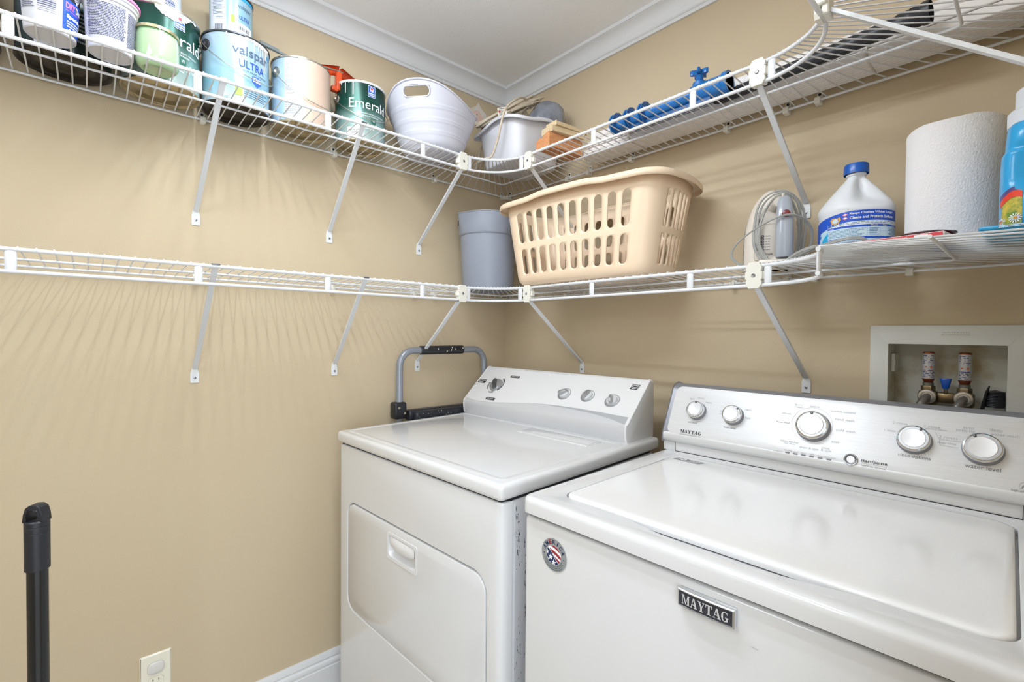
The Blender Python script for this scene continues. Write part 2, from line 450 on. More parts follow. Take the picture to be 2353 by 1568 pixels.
corner_shelf('upper right corner wire shelf above the paper towel roll', (XR, 0, UZ), -pi / 2, D0 + 0, DX, .43, XR - X2, 22, (.14, .8),
             [(0, -(XR - 1.213), -.002, -pi / 2), (.25, 0, -.002, pi)])
corner_shelf('lower right corner wire shelf holding the iron, bleach jug and paper towels', (XR, 0, LZ), -pi / 2, D0, DX, .43, XR - X2, 24, (.14, .985),
             [(0, -(XR - 1.213), -.002, -pi / 2), (0, -(XR - 1.4), -.002, -pi / 2), (.25, 0, -.002, pi)], capx=True)
straight_shelf('short wire shelf high on the right wall, cut off by the top edge', (XR, -1.0, UZ), pi / 2, .57, DX, [.35, .1], [.2], .01)

# connectors over the rail joints
def connector(label, x, y, z, rz):
    t = thing('shelf_connector', label, 'bracket', (x, y, z), rz)
    g = G()   # local: plate in xz, facing -y
    o = [(-.0115, -.029), (.0115, -.029), (.0125, -.0255), (.0165, -.0205), (.0165, -.012), (.0150, -.0115), (.0150, -.009), (.018, -.0085), (.018, .0085), (.0150, .009), (.0150, .0115), (.0165, .012), (.0165, .0205), (.0125, .0255), (.0115, .029), (-.0115, .029), (-.0125, .0255), (-.0165, .0205), (-.0165, .012), (-.0150, .0115), (-.0150, .009), (-.018, .0085), (-.018, -.0085), (-.0150, -.009), (-.0150, -.0115), (-.0165, -.012), (-.0165, -.0205), (-.0125, -.0255)]
    g.prism(o, -.0035, .0058, lambda u, v, w: (u, -w - .0035, v)); g.build('plate', M_CLIP, t, ang=30, bevel=.0009, seg=1)
    g = G(); g.rbox(-.015, .015, .0015, .013, -.026, .026, .002, 1); g.rbox(-.021, .021, -.004, .011, -.0085, .0085, .002, 1); g.build('clamp', M_CLIP, t)
    g = G(); g.lathe([(.0042, 0), (.0042, .0012), (.0030, .0020), (.0006, .0016)], 16).xf(Matrix.Translation((0, -.0092, 0)) @ Matrix.Rotation(pi / 2, 4, 'X')); g.build('screw', M_SCREW, t)
    return t
hz = -DR / 2
connector('ivory connector at the left end of the upper left corner curve', D0, -YE, UZ + hz, pi / 2)
connector('ivory connector at the left end of the lower left corner curve', D0, -YE, LZ + hz, pi / 2)
connector('ivory connector at the right end of the upper left corner curve', XE, -D0, UZ + hz, 0)
connector('ivory connector at the right end of the lower left corner curve, below the basket', XE, -D0, LZ + hz, 0)
connector('ivory connector on the upper rail over the tall brace behind the iron', X2, -D0, UZ + hz, 0)
connector('ivory connector on the lower rail in front of the iron', X2, -D0, LZ + hz, 0)
connector('ivory connector at the very top right seen from behind', XR - DX, -.43, UZ + hz, -pi / 2)

# braces: local wall at y=0, room towards -y
def brace(label, x, y, z, rz, D=D0, skew=0.0, zt=-.0245, tone=0):
    """foot on the wall at (x,y,z-.275); head hooks the front rail"""
    t = thing('shelf_brace', label, 'brace', (x, y, z - .29), rz, 'sloping braces under the wire shelves')
    p0 = Vector((0, -.006, .024)); p1 = Vector((skew, -D + .003, .29 + zt))
    g = G(); d = (p1 - p0).normalized()
    side = Vector((1, 0, 0)); nrm = d.cross(side).normalized()
    prof = [(-.0062, -.003), (-.0062, .0032), (-.0045, .0032), (-.0045, -.0010), (.0045, -.0010), (.0045, .0032), (.0062, .0032), (.0062, -.003)]
    rows = [[tuple(p + side * a + nrm * b) for a, b in prof] for p in (p0, p0 * .0 + p0 + d * .01, p1)]
    n = len(prof); g.grid(rows, closed=True); g.f.append(tuple(range(n))); g.f.append(tuple(range(3 * n - 1, 2 * n - 1, -1)))
    g.build('strut', mat('brace_paint', '#DCDFE3', 0.35, coat=.2), t, ang=25)
    g = G(); o = [(-.0085, -.017), (.0085, -.017), (.0105, -.015), (.0105, .010), (.0065, .026), (-.0065, .026), (-.0105, .010), (-.0105, -.015)]
    g.prism(o, 0, .003, lambda u, v, w: (u, -w, v)); g.build('foot', mat('brace_foot_paint', '#E6E8EA', 0.35), t, ang=25, bevel=.0008, seg=1)
    g = G(); g.lathe([(.0034, 0), (.0034, .0018), (.0010, .0026)], 12).xf(Matrix.Translation((0, -.003, -.002)) @ Matrix.Rotation(pi / 2, 4, 'X')); g.build('screw', M_SCREW, t)
    g = G(); g.rbox(p1.x - .009, p1.x + .009, -D - .004, -D + .012, .29 + zt - .002, .29 + zt + .004, .0012, 1); g.build('rail_hook', M_SCREW, t)
    return t
L_, R_ = pi / 2, 0
brace('upper left wall brace under the light blue paint can, first from the left', 0, -1.161, UZ + .004, L_, zt=-.001, skew=.017)
brace('upper left wall brace under the small green can, second from the left', 0, -.785, UZ + .004, L_, zt=-.001, skew=-.006)
brace('upper left wall brace hanging from the corner connector above the bucket', 0, -.443, UZ + .004, L_, zt=-.05)
brace('lower left wall brace nearest the left edge, below the empty shelf', 0, -1.165, LZ + .004, L_, zt=-.001, skew=.004)
brace('lower left wall brace in the middle of the empty shelf', 0, -.767, LZ + .004, L_, zt=-.001, skew=-.016)
brace('lower left wall brace behind the grey step stool handle', 0, -.447, LZ + .004, L_, zt=-.05, skew=-.003)
brace('upper back wall brace half hidden behind the laundry basket', .446, 0, UZ + .006, R_, zt=-.05)
brace('lower back wall brace above the dryer console', .446, 0, LZ + .004, R_, zt=-.05)
brace('tall upper back wall brace ending beside the iron', 1.187, 0, UZ + .010, R_, zt=-.056, skew=-.014)
brace('lower back wall brace above the washer console', 1.195, 0, LZ + .004, R_, zt=-.05, skew=-.02)
brace('brace running off the top right edge to the right wall', XR, -.43, UZ + .0, -pi / 2, D=DX, zt=-.03)

# ------------------------------------------------------------------ dryer
def strip_f(o, p0, p1):      # console face map: u along x, v up the face, w outwards ; local frame, deck height zd
    s = Vector((0, p1[0] - p0[0], p1[1] - p0[1])).normalized(); n = Vector((1, 0, 0)).cross(s)
    o = Vector((0, p0[0], o + p0[1]))
    return lambda u, v, w=0.0: tuple(o + Vector((1, 0, 0)) * u + s * v + n * w)
def extr_x(g, prof, x0, x1, caps=True):
    n = len(prof); g.add([(x0, a, b) for a, b in prof] + [(x1, a, b) for a, b in prof],
        [(i, (i + 1) % n, n + (i + 1) % n, n + i) for i in range(n)] + ([tuple(range(n)), tuple(range(2 * n - 1, n - 1, -1))] if caps else []))
    return g
DK = 0.929
dry = thing('clothes_dryer', 'white clothes dryer with curved console in the wall corner, left of the washer', 'dryer', (.1395, -.806, 0), radians(3.3))
fxz = lambda u, v, w=0.0: (u, -w, v)
WD = .737
g = G(); g.rbox(0.001, WD - .001, .034, .63, .02, .886, .006, 1); g.build('cabinet_side', mat('dryer_side_enamel', '#D3D4D8', 0.32, coat=.2, var=(9, '#DADADD', .2, .55)), dry)
# front panel: outer rounded corners wrap to the side
door_o = rrect(.056, .694, .395, .727, .045, 8)
g = G()
prof = [(0.0, .031), (0.0, .018), (.0035, .0075), (.010, .002), (.018, 0)]
out = [(.018, .03), (WD - .018, .03), (WD - .018, .884), (.018, .884)]
g.prism(out, None, 0, fxz, [door_o])
# recess walls of the door opening
n = len(door_o)
def offs(P, d):
    c = (sum(p[0] for p in P) / len(P), sum(p[1] for p in P) / len(P)); m = len(P); R = []
    for i in range(m):
        ax, ay = P[i - 1]; bx, by = P[(i + 1) % m]; tx, ty = bx - ax, by - ay; L = math.hypot(tx, ty) or 1
        R.append((P[i][0] + ty / L * d, P[i][1] - tx / L * d))
    return R
rings = [(0, 0.0), (-.0035, -.0035), (-.0045, -.012)]
rows = [[fxz(p[0], p[1], w) for p in offs(door_o, d)] for d, w in rings]
g.grid(rows, closed=True)
g.add([fxz(p[0], p[1], -.012) for p in offs(door_o, -.0045)], [tuple(range(n))])
# side wraps and top roll
for sx in (0, 1):
    col = []
    for a, b in prof:
        x = a if not sx else WD - a
        col.append([(x, b, z) for z in (.03, .884)])
    g.grid(col)
tp = [(0, .884), (.001, .8875), (.004, .889), (.012, .889)]
g.grid([[(x, y, z) for x in (.018, WD - .018)] for y, z in tp])
for sx in (0, 1):
    rows = []
    for y, z in tp:
        rows.append([((a + (.0 if b > .02 else y * .6)) if not sx else WD - a - (.0 if b > .02 else y * .6), b + y * .3, z) for a, b in prof])
    g.grid(rows)
g.build('front_panel', M_ENAMEL, dry, ang=40)
# door with a pocket handle
hx0, hx1, hz0, hz1 = .300, .428, .638, .695
dp = offs(door_o, -.0068)
hole = rrect(hx0, hx1, hz0, hz1, .012, 5)
g = G(); g.prism(offs(dp, -.003), None, .0005, fxz, [hole])
g.grid([[fxz(p[0], p[1], w) for p in offs(dp, d)] for d, w in ((0, -.010), (0, -.003), (-.001, -.0005), (-.003, .0005))], closed=True)
g.build('door', M_ENAMEL, dry, ang=40)
door = g
g = G(); fr = rrect(.2925, .4355, .6295, .7015, .006, 3)
g.prism(fr, 0, .0022, fxz, [hole])
g.build('handle_frame', M_WPLAS, dry, ang=30, bevel=.0008, seg=1)
g = G()      # pocket: scooped bowl below, tilted pull plate above
pk = [offs(hole, -d) for d in (0, .004, .010, .017)]
rows = [[fxz(p[0], p[1], w) for p in q] for q, w in zip(pk, (.0005, -.010, -.017, -.020))]
g.grid(rows, closed=True); g.add([fxz(p[0], p[1], -.020) for p in pk[3]], [tuple(range(len(pk[3])))])
g.build('handle_pocket', M_WPLAS, dry, ang=40)
g = G(); rows = []
for i in range(13):
    t = i / 12; x = hx0 + .006 + t * (hx1 - hx0 - .012); s_ = sin(pi * t) ** .5
    rows.append([fxz(x, hz1 - .002, .0005), fxz(x, hz1 - .010, .0045 * s_), fxz(x, hz1 - .022 - .006 * s_, .0055 * s_ + .001), fxz(x, hz1 - .025 - .009 * s_, .0025 * s_), fxz(x, hz1 - .024 - .006 * s_, -.006)])
g.grid(rows); g.build('pull', M_WPLAS, dry, ang=60)
# top with raised rim and lint door
g = G(); g.rbox(-.003, WD + .003, -.006, .655, .8935, DK, .011, 4); g.build('top', M_ENAMEL, dry, ang=50)
g = G(); g.box(.01, WD - .01, .008, .62, .884, .896); g.build('seam', M_DARK, dry)
g = G()
def rimstrip(x0, x1, y0, y1, wd, h):
    o = rrect(x0, x1, y0, y1, .03, 6); 
    rows = [[(p[0], p[1], z) for p in offs(o, d)] for d, z in ((0, DK - .0003), (-wd * .3, DK + h), (-wd * .7, DK + h), (-wd, DK - .0003))]
    g.grid(rows, closed=True)
rimstrip(.012, WD - .012, .012, .500, .022, .0014); g.build('raised_rim', M_ENAMEL, dry, ang=60)
g = G(); g.rbox(.39, .66, .395, .468, DK - .003, DK + .0022, .0022, 2); g.build('lint_screen_lid', M_ENAMEL, dry, ang=50)
g = G(); g.rbox(.43, .655, .418, .462, DK + .001, DK + .0034, .0018, 2); g.build('lint_screen_grip', M_ENAMEL, dry, ang=50)
# console
cp = [(.514, 0), (.5105, .0), (.507, .012), (.5045, .034), (.5065, .050)]
cp2 = [(.570, .1104), (.628, .1655), (.6335, .1695), (.640, .1715), (.648, .1705), (.654, .165), (.657, .155), (.657, 0)]
prof_c = [(a, DK + b) for a, b in cp + cp2]
g = G(); extr_x(g, prof_c, .001, .709); g.build('console', M_WPLAS, dry, ang=20)
def inset(P, d):
    cy = sum(p[0] for p in P) / len(P); cz = sum(p[1] for p in P) / len(P)
    return [(cy + (a - cy) * (1 - d / .06), cz + (b - cz) * (1 - d / .06) if b > DK + .003 else b) for a, b in P]
for x0, s in ((-.008, -1), (.709, 1)):
    g = G(); e = [(a - .002 if a < .62 else a, b + (.002 if b > DK + .16 else 0)) for a, b in prof_c]
    rows = []
    for dx, d in ((.009 if s < 0 else 0, 0), (.002 if s < 0 else .007, 0), (0 if s < 0 else .009, .003)):
        rows.append([(x0 + dx, a, b) for a, b in inset(e, d)])
    nn = len(e); g.grid(rows, closed=True); g.f.append(tuple(range(2 * nn, 3 * nn))); g.f.append(tuple(range(nn)))
    g.build('console_end_cap', M_WPLAS, dry, ang=30)
DF = strip_f(DK, (.5065, .050), (.628, .1655))
def lerp_pts(P, x):
    for (a, b), (c, d) in zip(P, P[1:]):
        if a <= x <= c: t = (x - a) / (c - a); t = t * t * (3 - 2 * t) if False else t; return b + (d - b) * t
    return P[-1][1] if x > P[-1][0] else P[0][1]
wave = [(-.006, .0120), (.03, .0065), (.065, .0035), (.0934, .0037), (.14, .0058), (.2175, .0134), (.30, .0245), (.3792, .0315), (.45, .0345), (.5304, .035), (.62, .0325), (.71, .0295)]
wave2 = [(-.006, .0120), (.03, .0065), (.065, .0035), (.0934, .0037), (.14, .0058), (.2175, .0134), (.30, .0243), (.3792, .0300), (.4076, .0302), (.50, .0288), (.5828, .0238), (.65, .0155), (.71, .0020)]
g = G(); g2 = G(); rows = []; rows2 = []; N = 60
for i in range(N + 1):
    x = .0015 + (.7075) * i / N; a = lerp_pts(wave, x); b = min(lerp_pts(wave2, x), a)
    rows.append([DF(x, a, .0007), DF(x, (a + b) / 2, .0008), DF(x, b, .0008)])
    rows2.append([DF(x, b, .0007), DF(x, min(.003, b), .0007), (x, .5058, DK + .0495), (x, .5038, DK + .034), (x, .5062, DK + .012), (x, .5095, DK + .0015)])
g.grid(rows); g.build('dark_silver_wave', M_SILV, dry, ang=180)
g2.grid(rows2); g2.build('light_silver_band', M_SILV2, dry, ang=60)
# dials
def dial(parent, f, u, v, name, parts):
    """stack of lathed rings standing on the face; parts = [(childname, mat, profile)]"""
    root = None
    for i, (nm, m, pr) in enumerate(parts):
        g = G(); g.lathe(pr, 36)
        g.v = [f(u + a, v + b, c) for a, b, c in g.v]
        o = g.build(nm, m, root or parent, ang=35)
        if root is None: root = o; o.name = name
    return root
def wing(f, u, v, ang, L, wd, h, z0, name, m, parent, tip=1.0):
    g = G(); ca, sa = cos(ang), sin(ang); rows = []
    for t, ww, hh in ((-1, .35, .35), (-.92, .8, .75), (-.6, 1, 1), (0, .9, 1.0), (.6, .75, .8), (.92, .55, .45), (1, .25, .2)):
        row = []
        for a, b in ((-1, 0), (-.85, .7), (-.45, 1), (.45, 1), (.85, .7), (1, 0)):
            x = t * L; y = a * ww * wd; z = z0 + b * hh * h
            row.append(f(u + x * ca - y * sa, v + x * sa + y * ca, z))
        rows.append(row)
    g.grid(rows); n = 6; g.f.append(tuple(range(n))); g.f.append(tuple(range(6 * n, 7 * n)))
    return g.build(name, m, parent, ang=40)
du, dv = .112, .086
d1 = dial(dry, DF, du, dv, 'timer_dial', [('disc', M_KNOBG, [(.0285, 0), (.0285, .003), (.0255, .009), (.020, .0105), (.0001, .0105)])])
wing(DF, du, dv, radians(118), .027, .0075, .016, .009, 'pointer_grip', M_KNOBD, d1)
for i, (u, v, an) in enumerate(((.4425, .0845, 35), (.5345, .088, 70), (.629, .081, 112))):
    g = G(); 
    g.prism(circ(u, v, .0245, 40, .0245), 0, .0009, lambda a, b, w: DF(a, b, w), [circ(u + .0012, v + .0018, .0205, 40)]); g.build('dial_ring_print', M_KNOBG, dry)
    k = dial(dry, DF, u, v, 'selector_knob', [('disc', M_SILV2, [(.0185, 0), (.0185, .003), (.0165, .0075), (.0001, .0085)])])
    wing(DF, u, v, radians(an), .0175, .0068, .014, .007, 'pointer_grip', M_KNOBG, k)
# scales and lettering
def arc_band(g, f, cu, cv, r0, r1, a0, a1, w=.0006, n=24):
    g.grid([[f(cu + r * cos(radians(a0 + (a1 - a0) * i / n)), cv + r * sin(radians(a0 + (a1 - a0) * i / n)), w) for i in range(n + 1)] for r in (r0, r1)])
g = G(); fc = (.1065, .0885)
arc_band(g, DF, *fc, .033, .0405, -42, 62); arc_band(g, DF, *fc, .033, .0405, 168, 222); arc_band(g, DF, *fc, .033, .0405, 255, 290)
g.build('dial_scale', M_KNOBD, dry)
g = G()
for a in list(range(-6, 52, 9)) + [176, 188, 200, 211] + [260, 270, 280]:
    arc_band(g, DF, *fc, .0335, .0375, a, a + 5, .0011, 3)
for (a, b) in ((.1775, .1352),): text(g, 'Timed Dry', DF, a, b, .036, h=.007, bold=.01, wofs=.0014)
text(g, 'Auto Moisture', DF, .018, .1025, .046, h=.0065, bold=.02, wofs=.0014); text(g, 'Sensing', DF, .018, .0945, .024, h=.0065, bold=.02, wofs=.0014)
text(g, 'Air Only', DF, .1305, .0205, .032, h=.007, bold=.01, wofs=.0014)
g.build('white_lettering', M_INKW, dry)
g = G()
g.prism(rrect(.1535, .2015, .1305, .1405, .003), None, .0009, DF); g.build('grey_label_box', M_KNOBD, dry); g = G(); g.prism(rrect(.107, .154, .0145, .0265, .003), None, .0009, DF); g.build('grey_label_box', M_KNOBD, dry)
g = G(); g.prism(rrect(-.0075, .0435, .0895, .1075, .001), None, .0009, DF); g.build('black_label_box', M_INK, dry)
g = G()
text(g, 'WRINKLE GUARD', DF, .4446, .0485, .078, h=.0068); text(g, 'DRY TEMP', DF, .5336, .0500, .046, h=.0075); text(g, 'PUSH to START', DF, .6259, .0485, .068, h=.0075)
g.build('dark_lettering', mat('dark_grey_ink', '#6B6C6F', .6), dry)
g = G()
text(g, 'SIGNAL', DF, .6212, .1284, .022); text(g, 'On', DF, .6445, .1195, .008); text(g, 'Off', DF, .601, .121, .008); text(g, 'On', DF, .4645, .1200, .008); text(g, 'Off', DF, .430, .119, .008)
text(g, 'Low', DF, .4975, .116, .010); text(g, 'Delicate', DF, .4975, .112, .012); text(g, 'Medium', DF, .529, .1295, .018); text(g, 'Cotton', DF, .529, .124, .012); text(g, 'High', DF, .5598, .1187, .012); text(g, 'Heavy', DF, .5598, .1135, .012)
text(g, 'Normal', DF, .047, .068, .018); text(g, 'More', DF, .064, .052, .012); text(g, 'Less', DF, .078, .127, .012); text(g, 'Touch Up', DF, .1795, .1035, .02)
for i, s_ in enumerate(('80', '70', '60', '50', '40', '30')):
    a = radians(58 - i * 18); text(g, s_, DF, fc[0] + .047 * cos(a), fc[1] + .047 * sin(a), .006)
for i, s_ in enumerate(('30', '20', '10')):
    a = radians(258 + i * 13); text(g, s_, DF, fc[0] + .047 * cos(a), fc[1] + .047 * sin(a), .006)
text(g, 'Mc case Ramona', DF, .245, .1735, .085, h=.006, slant=.35); text(g, 'the smell control  Please', DF, .385, .171, .125, h=.0052, slant=.3)
g.build('pale_lettering', M_INKL, dry)
g = G(); lb = [(.6655, .1335), (.6905, .1335), (.695, .153), (.670, .153)]
g.prism(lb, None, .0009, DF); g.build('black_emblem', M_INK, dry)
g = G(); text(g, 'KENMORE', DF, .6822, .1495, .0205, h=.0035, bold=.03, slant=.2, wofs=.0013)
for o_ in (0, .0055):
    for i in range(8):
        t0, t1 = i / 8, (i + 1) / 8
        y = lambda t: .1425 - o_ - .0035 * sin(pi * t) + .003 * t
        x = lambda t: .6685 + .0215 * t + (.2 * (y(t) - .1335))
        g.add([DF(x(t0), y(t0), .0013), DF(x(t1), y(t1), .0013), DF(x(t1), y(t1) + .0016, .0013), DF(x(t0), y(t0) + .0016, .0013)], [(0, 1, 2, 3)])
g.build('white_emblem_lines', M_INKW, dry)
# rub marks on the side and cap corner
M_SCUFF = mat('black_rub_marks', '#33343A', .8)
g = G(); rnd = random.Random(3)
for cy_, cz_, sy, sz, nn_ in ((.086, .66, .007, .055, 260), (.088, .80, .004, .018, 40), (.084, .60, .006, .05, 120), (.045, .855, .003, .012, 14), (.050, .79, .005, .03, 40), (.05, .40, .005, .10, 120), (.06, .30, .006, .06, 80), (.078, .74, .006, .03, 50)):
    for i in range(nn_):
        y = rnd.gauss(cy_, sy); z = rnd.gauss(cz_, sz); a = rnd.uniform(.0002, .0010); b = a * rnd.uniform(1.5, 7)
        if y < .037 or y > .3 or z > .88: continue
        g.add([(WD + .0006, y - a, z), (WD + .0006, y, z - b), (WD + .0006, y + a, z), (WD + .0006, y + rnd.uniform(-a, a), z + b)], [(0, 1, 2, 3)])
for y, z, a, b in ((.041, .872, .0012, .0045), (.078, .800, .004, .014), (.068, .790, .0014, .009), (.086, .70, .004, .022), (.084, .66, .003, .03), (.088, .62, .0035, .025)):
    for q_ in range(14):
        yy, zz_ = y + rnd.gauss(0, a * .5), z + rnd.gauss(0, b * .5); aa = a * rnd.uniform(.15, .5); bb_ = b * rnd.uniform(.15, .5)
        g.add([(WD + .0007, yy - aa, zz_), (WD + .0007, yy, zz_ - bb_), (WD + .0007, yy + aa, zz_), (WD + .0007, yy + aa * .4, zz_ + bb_)], [(0, 1, 2, 3)])
o = g.build('rub_marks', M_SCUFF, dry); o['kind'] = 'stuff'
g = G()
for i in range(46):
    x = rnd.uniform(.15, .62); y = rnd.uniform(.05, .45); L = rnd.uniform(.002, .02); a = rnd.uniform(-.5, .9)
    g.add([(x, y, DK + .0002), (x + L * cos(a), y + L * sin(a), DK + .0002), (x + L * cos(a), y + L * sin(a) + .0004, DK + .0002), (x, y + .0004, DK + .0002)], [(0, 1, 2, 3)])
o = g.build('fine_scratches', M_INKL, dry); o['kind'] = 'stuff'

# ------------------------------------------------------------------ washer
WK = .929 - .003
was = thing('washing_machine', 'white top-loading washing machine with brushed silver console, right of the dryer', 'washer', (.936, -.764, 0), .031)
WW = .699
g = G(); g.rbox(.002, WW - .002, 0.004, .655, .02, .888, .010, 3); g.build('cabinet', mat('washer_enamel', '#DCDCDD', .2, coat=.5), was, ang=50)
g = G(); g.box(.012, WW - .012, .012, .63, .884, .896); g.build('seam', M_DARK, was)
# deck frame with sunken lid opening
lx0, lx1, ly0, ly1 = .054, .657, .055, .505
lid_o = [(.0, .0)]
def lid_outline(e=0.0):
    P = []
    r = .028
    def cr_(cx, cy, a0):
        for k in range(7):
            a = radians(a0 + 90 * k / 6); P.append((cx + (r + e) * cos(a), cy + (r + e) * sin(a)))
    P.append((lx0 + r, ly0 - e))
    for i in range(1, 24):   # front edge bows forward in the middle (finger grip)
        t = i / 24; x = lx0 + r + (lx1 - lx0 - 2 * r) * t
        P.append((x, ly0 - e))
    cr_(lx1 - r, ly0 + r, -90); cr_(lx1 - r, ly1 - r, 0); cr_(lx0 + r, ly1 - r, 90); cr_(lx0 + r, ly0 + r, 180)
    Q = []
    for p in P:
        if not Q or math.hypot(p[0] - Q[-1][0], p[1] - Q[-1][1]) > 1e-5: Q.append(p)
    if math.hypot(Q[0][0] - Q[-1][0], Q[0][1] - Q[-1][1]) < 1e-5: Q.pop()
    return Q
def grip(P, amt=.024):
    R = []
    for x, y in P:
        if y < ly0 + .01:
            t = (x - .36) / .165
            y -= amt * max(0, 1 - abs(t) ** 2.2) if abs(t) < 1 else 0
        R.append((x, y))
    return R
g = G(); deck = rrect(-.002, WW + .002, -.004, .655, .022, 6)
opening = grip(lid_outline(.0045))
zt = lambda x, y: WK
g.prism(offs(deck, -.010), None, WK, lambda u, v, w: (u, v, w), [opening])
g.grid([[(p[0], p[1], z) for p in offs(deck, d)] for d, z in ((0, .8965), (0, WK - .011), (-.0010, WK - .006), (-.0040, WK - .0018), (-.010, WK))], closed=True)
g.grid([[(p[0], p[1], z) for p in q] for q, z in ((opening, WK), (offs(opening, -.0015), WK - .0012), (offs(opening, -.002), WK - .012))], closed=True)
g.add([(p[0], p[1], WK - .012) for p in offs(opening, -.002)], [tuple(range(len(opening)))])
g.add([(p[0], p[1], .8965) for p in deck], [tuple(range(len(deck)))])
g.build('top_deck', M_ENAMEL, was, ang=40)
g = G(); lo = lid_outline(0)
rows = [[(p[0], p[1], z) for p in offs(lo, d)] for d, z in ((-.002, WK - .010), (0, WK - .004), (-.0012, WK + .0002), (-.004, WK + .0020), (-.012, WK + .0028), (-.022, WK + .0022))]
g.grid(rows, closed=True)
g.add([(p[0], p[1], WK + .0022) for p in offs(lo, -.022)], [tuple(range(len(lo)))])
g.build('lid', mat('lid_enamel', '#F0F0F1', .16, coat=.3), was, ang=50)
g = G(); g.box(.60, lx1 + .012, .1, .5, WK - .02, WK - .004)
# ten-year mark on the lid
LF = lambda u, v, w=0.0: (u, v, WK + .0024 + w)
g = G(); g.prism([(.070, .458), (.137, .456), (.143, .478), (.077, .480)], None, .0001, LF); g.build('warranty_mark', mat('mark_grey', '#85868A', .5), was)
g = G(); text(g, '10', LF, .091, .468, .020, h=.016, bold=.04, slant=.25, wofs=.0004); text(g, 'YEAR', LF, .122, .472, .028, h=.007, bold=.02, slant=.25, wofs=.0004); fineprint(g, lambda a, b, w=0: LF(a, b, .0004), .107, .137, .458, .466, 2, 4, word=(.1, .3))
g.build('warranty_lettering', M_INKW, was)
# console
cpw = [(.547, 0), (.545, 0), (.5435, .024), (.5425, .027)]
g = G(); extr_x(g, [(.56, WK), (.546, WK), (.5435, WK + .004), (.5425, WK + .0265), (.56, WK + .0265)], .0, WW); g.build('console_base', M_WPLAS, was, ang=40)
g = G()
for x in (.033, WW - .033): g.box(x - .0005, x + .0005, .5418, .548, WK + .002, WK + .0268)
g.box(.033, WW - .033, .5440, .548, WK + .0002, WK + .0014); g.build('console_seam', M_INK, was)
g = G(); pb = [(.660, WK), (.556, WK), (.556, WK + .026), (.5345, WK + .0275), (.5325, WK + .034), (.5345, WK + .047), (.5885, WK + .158), (.594, WK + .166), (.601, WK + .1705), (.622, WK + .176), (.650, WK + .168), (.660, WK + .150)]
x0, x1 = .001, .690
sec = [(x0 + .016, .93, .0), (x0 + .006, .99, 0), (x0, 1, 0), (x0 - .003, .985, 0)]
extr_x(g, pb, x0 - .001, x1 + .004); g.build('console_shell', M_GREYP, was, ang=25, bevel=.004, seg=2)
WF = strip_f(WK, (.5345, .047), (.5885, .158))
FL = .1234
g = G(); fo = rrect(.0115, .6835, -.0005, FL + .012, .020, 8)
# fascia follows the face, wraps a little over the lower lip
g.prism(fo, 0, .0022, WF); g.build('fascia', M_BRUSH, was, ang=25, bevel=.0009, seg=2)
g = G(); g.grid([[q(x) for x in (.0035, .010, .25, .5, .684, .6895)] for q in (
    lambda x: WF(x, .004 if .0036 < x < .6894 else .002, .0016), lambda x: WF(x, -.002, .0030), lambda x: (x, .5318, WK + .036), lambda x: (x, .5325, WK + .0305), lambda x: (x, .537, WK + .0272))])
g.build('lower_lip', mat('lip_silver', '#DCDDDE', .36, .2, bump=(90, .1, .0005, (1, 50, 50))), was, ang=60)
def wknob(u, v, r, h=.02, notch=70):
    ring = dial(was, WF, u, v, 'control_knob', [
        ('skirt', M_GREYP, [(r * 1.07, 0), (r * 1.06, h * .35), (r * 1.0, h * .55)]),
        ('chrome_ring', M_CHROME, [(r * .98, h * .5), (r * 1.0, h * .62), (r * 1.0, h * .88), (r * .965, h * 1.0), (r * .90, h * 1.03), (r * .86, h * .98)]),
        ('grey_ring', M_KNOBG, [(r * .87, h * .985), (r * .80, h * .95), (r * .735, h * .99)]),
        ('face', M_KNOBF, [(r * .74, h * .99), (r * .70, h * 1.04), (r * .35, h * 1.01), (.0001, h * 1.0)])])
    g = G(); a = radians(notch); c = (u + r * .84 * cos(a), v + r * .84 * sin(a))
    g.lathe([(r * .085, h * .96), (r * .085, h * 1.08), (r * .05, h * 1.10), (.0001, h * 1.10)], 12); g.v = [WF(c[0] + p[0], c[1] + p[1] * 1.2, p[2]) for p in g.v]
    g.build('marker', M_KNOBD, ring)
wknob(.0825, .0705, .0225, notch=92); wknob(.1755, .0705, .0228, notch=50); wknob(.3475, .0690, .0315, notch=95); wknob(.5195, .0680, .0258, notch=62); wknob(.6150, .0670, .0268, notch=118)
s_ = dial(was, WF, .4227, .0095, 'start_button', [('bezel', M_CHROME, [(.0125, .001), (.0125, .0045), (.0112, .0055)]), ('cap', M_KNOBD, [(.0112, .0050), (.0105, .0062), (.005, .0052), (.0001, .0050)])])
for i in range(6):
    g = G(); u = .3055 + .0158 * i; g.prism(rrect(u - .0048, u + .0048, -.0003 + .0004, .0037, .0018, 4), None, .0027, WF); g.build('indicator_light', M_KNOBD, was)
WL = lambda u, v, w=0.0: WF(u, v, w + .0027)
g = G(); serif_text(g, 'MAYTAG', WL, .0778, .0115, .0565, .0088); text(g, 'start/pause', WL, .4610, .0112, .0430, h=.0085, bold=.012); g.build('dark_lettering', M_INK, was)
g = G(); text(g, 'COMMERCIAL TECHNOLOGY', WL, .0780, .0030, .0565, h=.0026)
text(g, 'water level', WL, .6155, .0345, .046); text(g, 'rinse options', WL, .5217, .0350, .048); text(g, 'hold 3 sec. to cancel', WL, .4610, .0020, .040)
text(g, 'soil level', WL, .0765, .0385, .024); text(g, 'wash temp', WL, .1715, .0385, .030)
text(g, 'HE', WL, .6690, .0115, .010, slant=.3, bold=.02); text(g, 'high efficiency', WL, .6665, .0035, .030); text(g, 'PowerWash', WL, .2870, .0705, .028, slant=.25)
quad(g, WL, .441, .482, .0058, .0061)
g.build('grey_lettering', mat('console_grey_ink', '#77787C', .6), was)
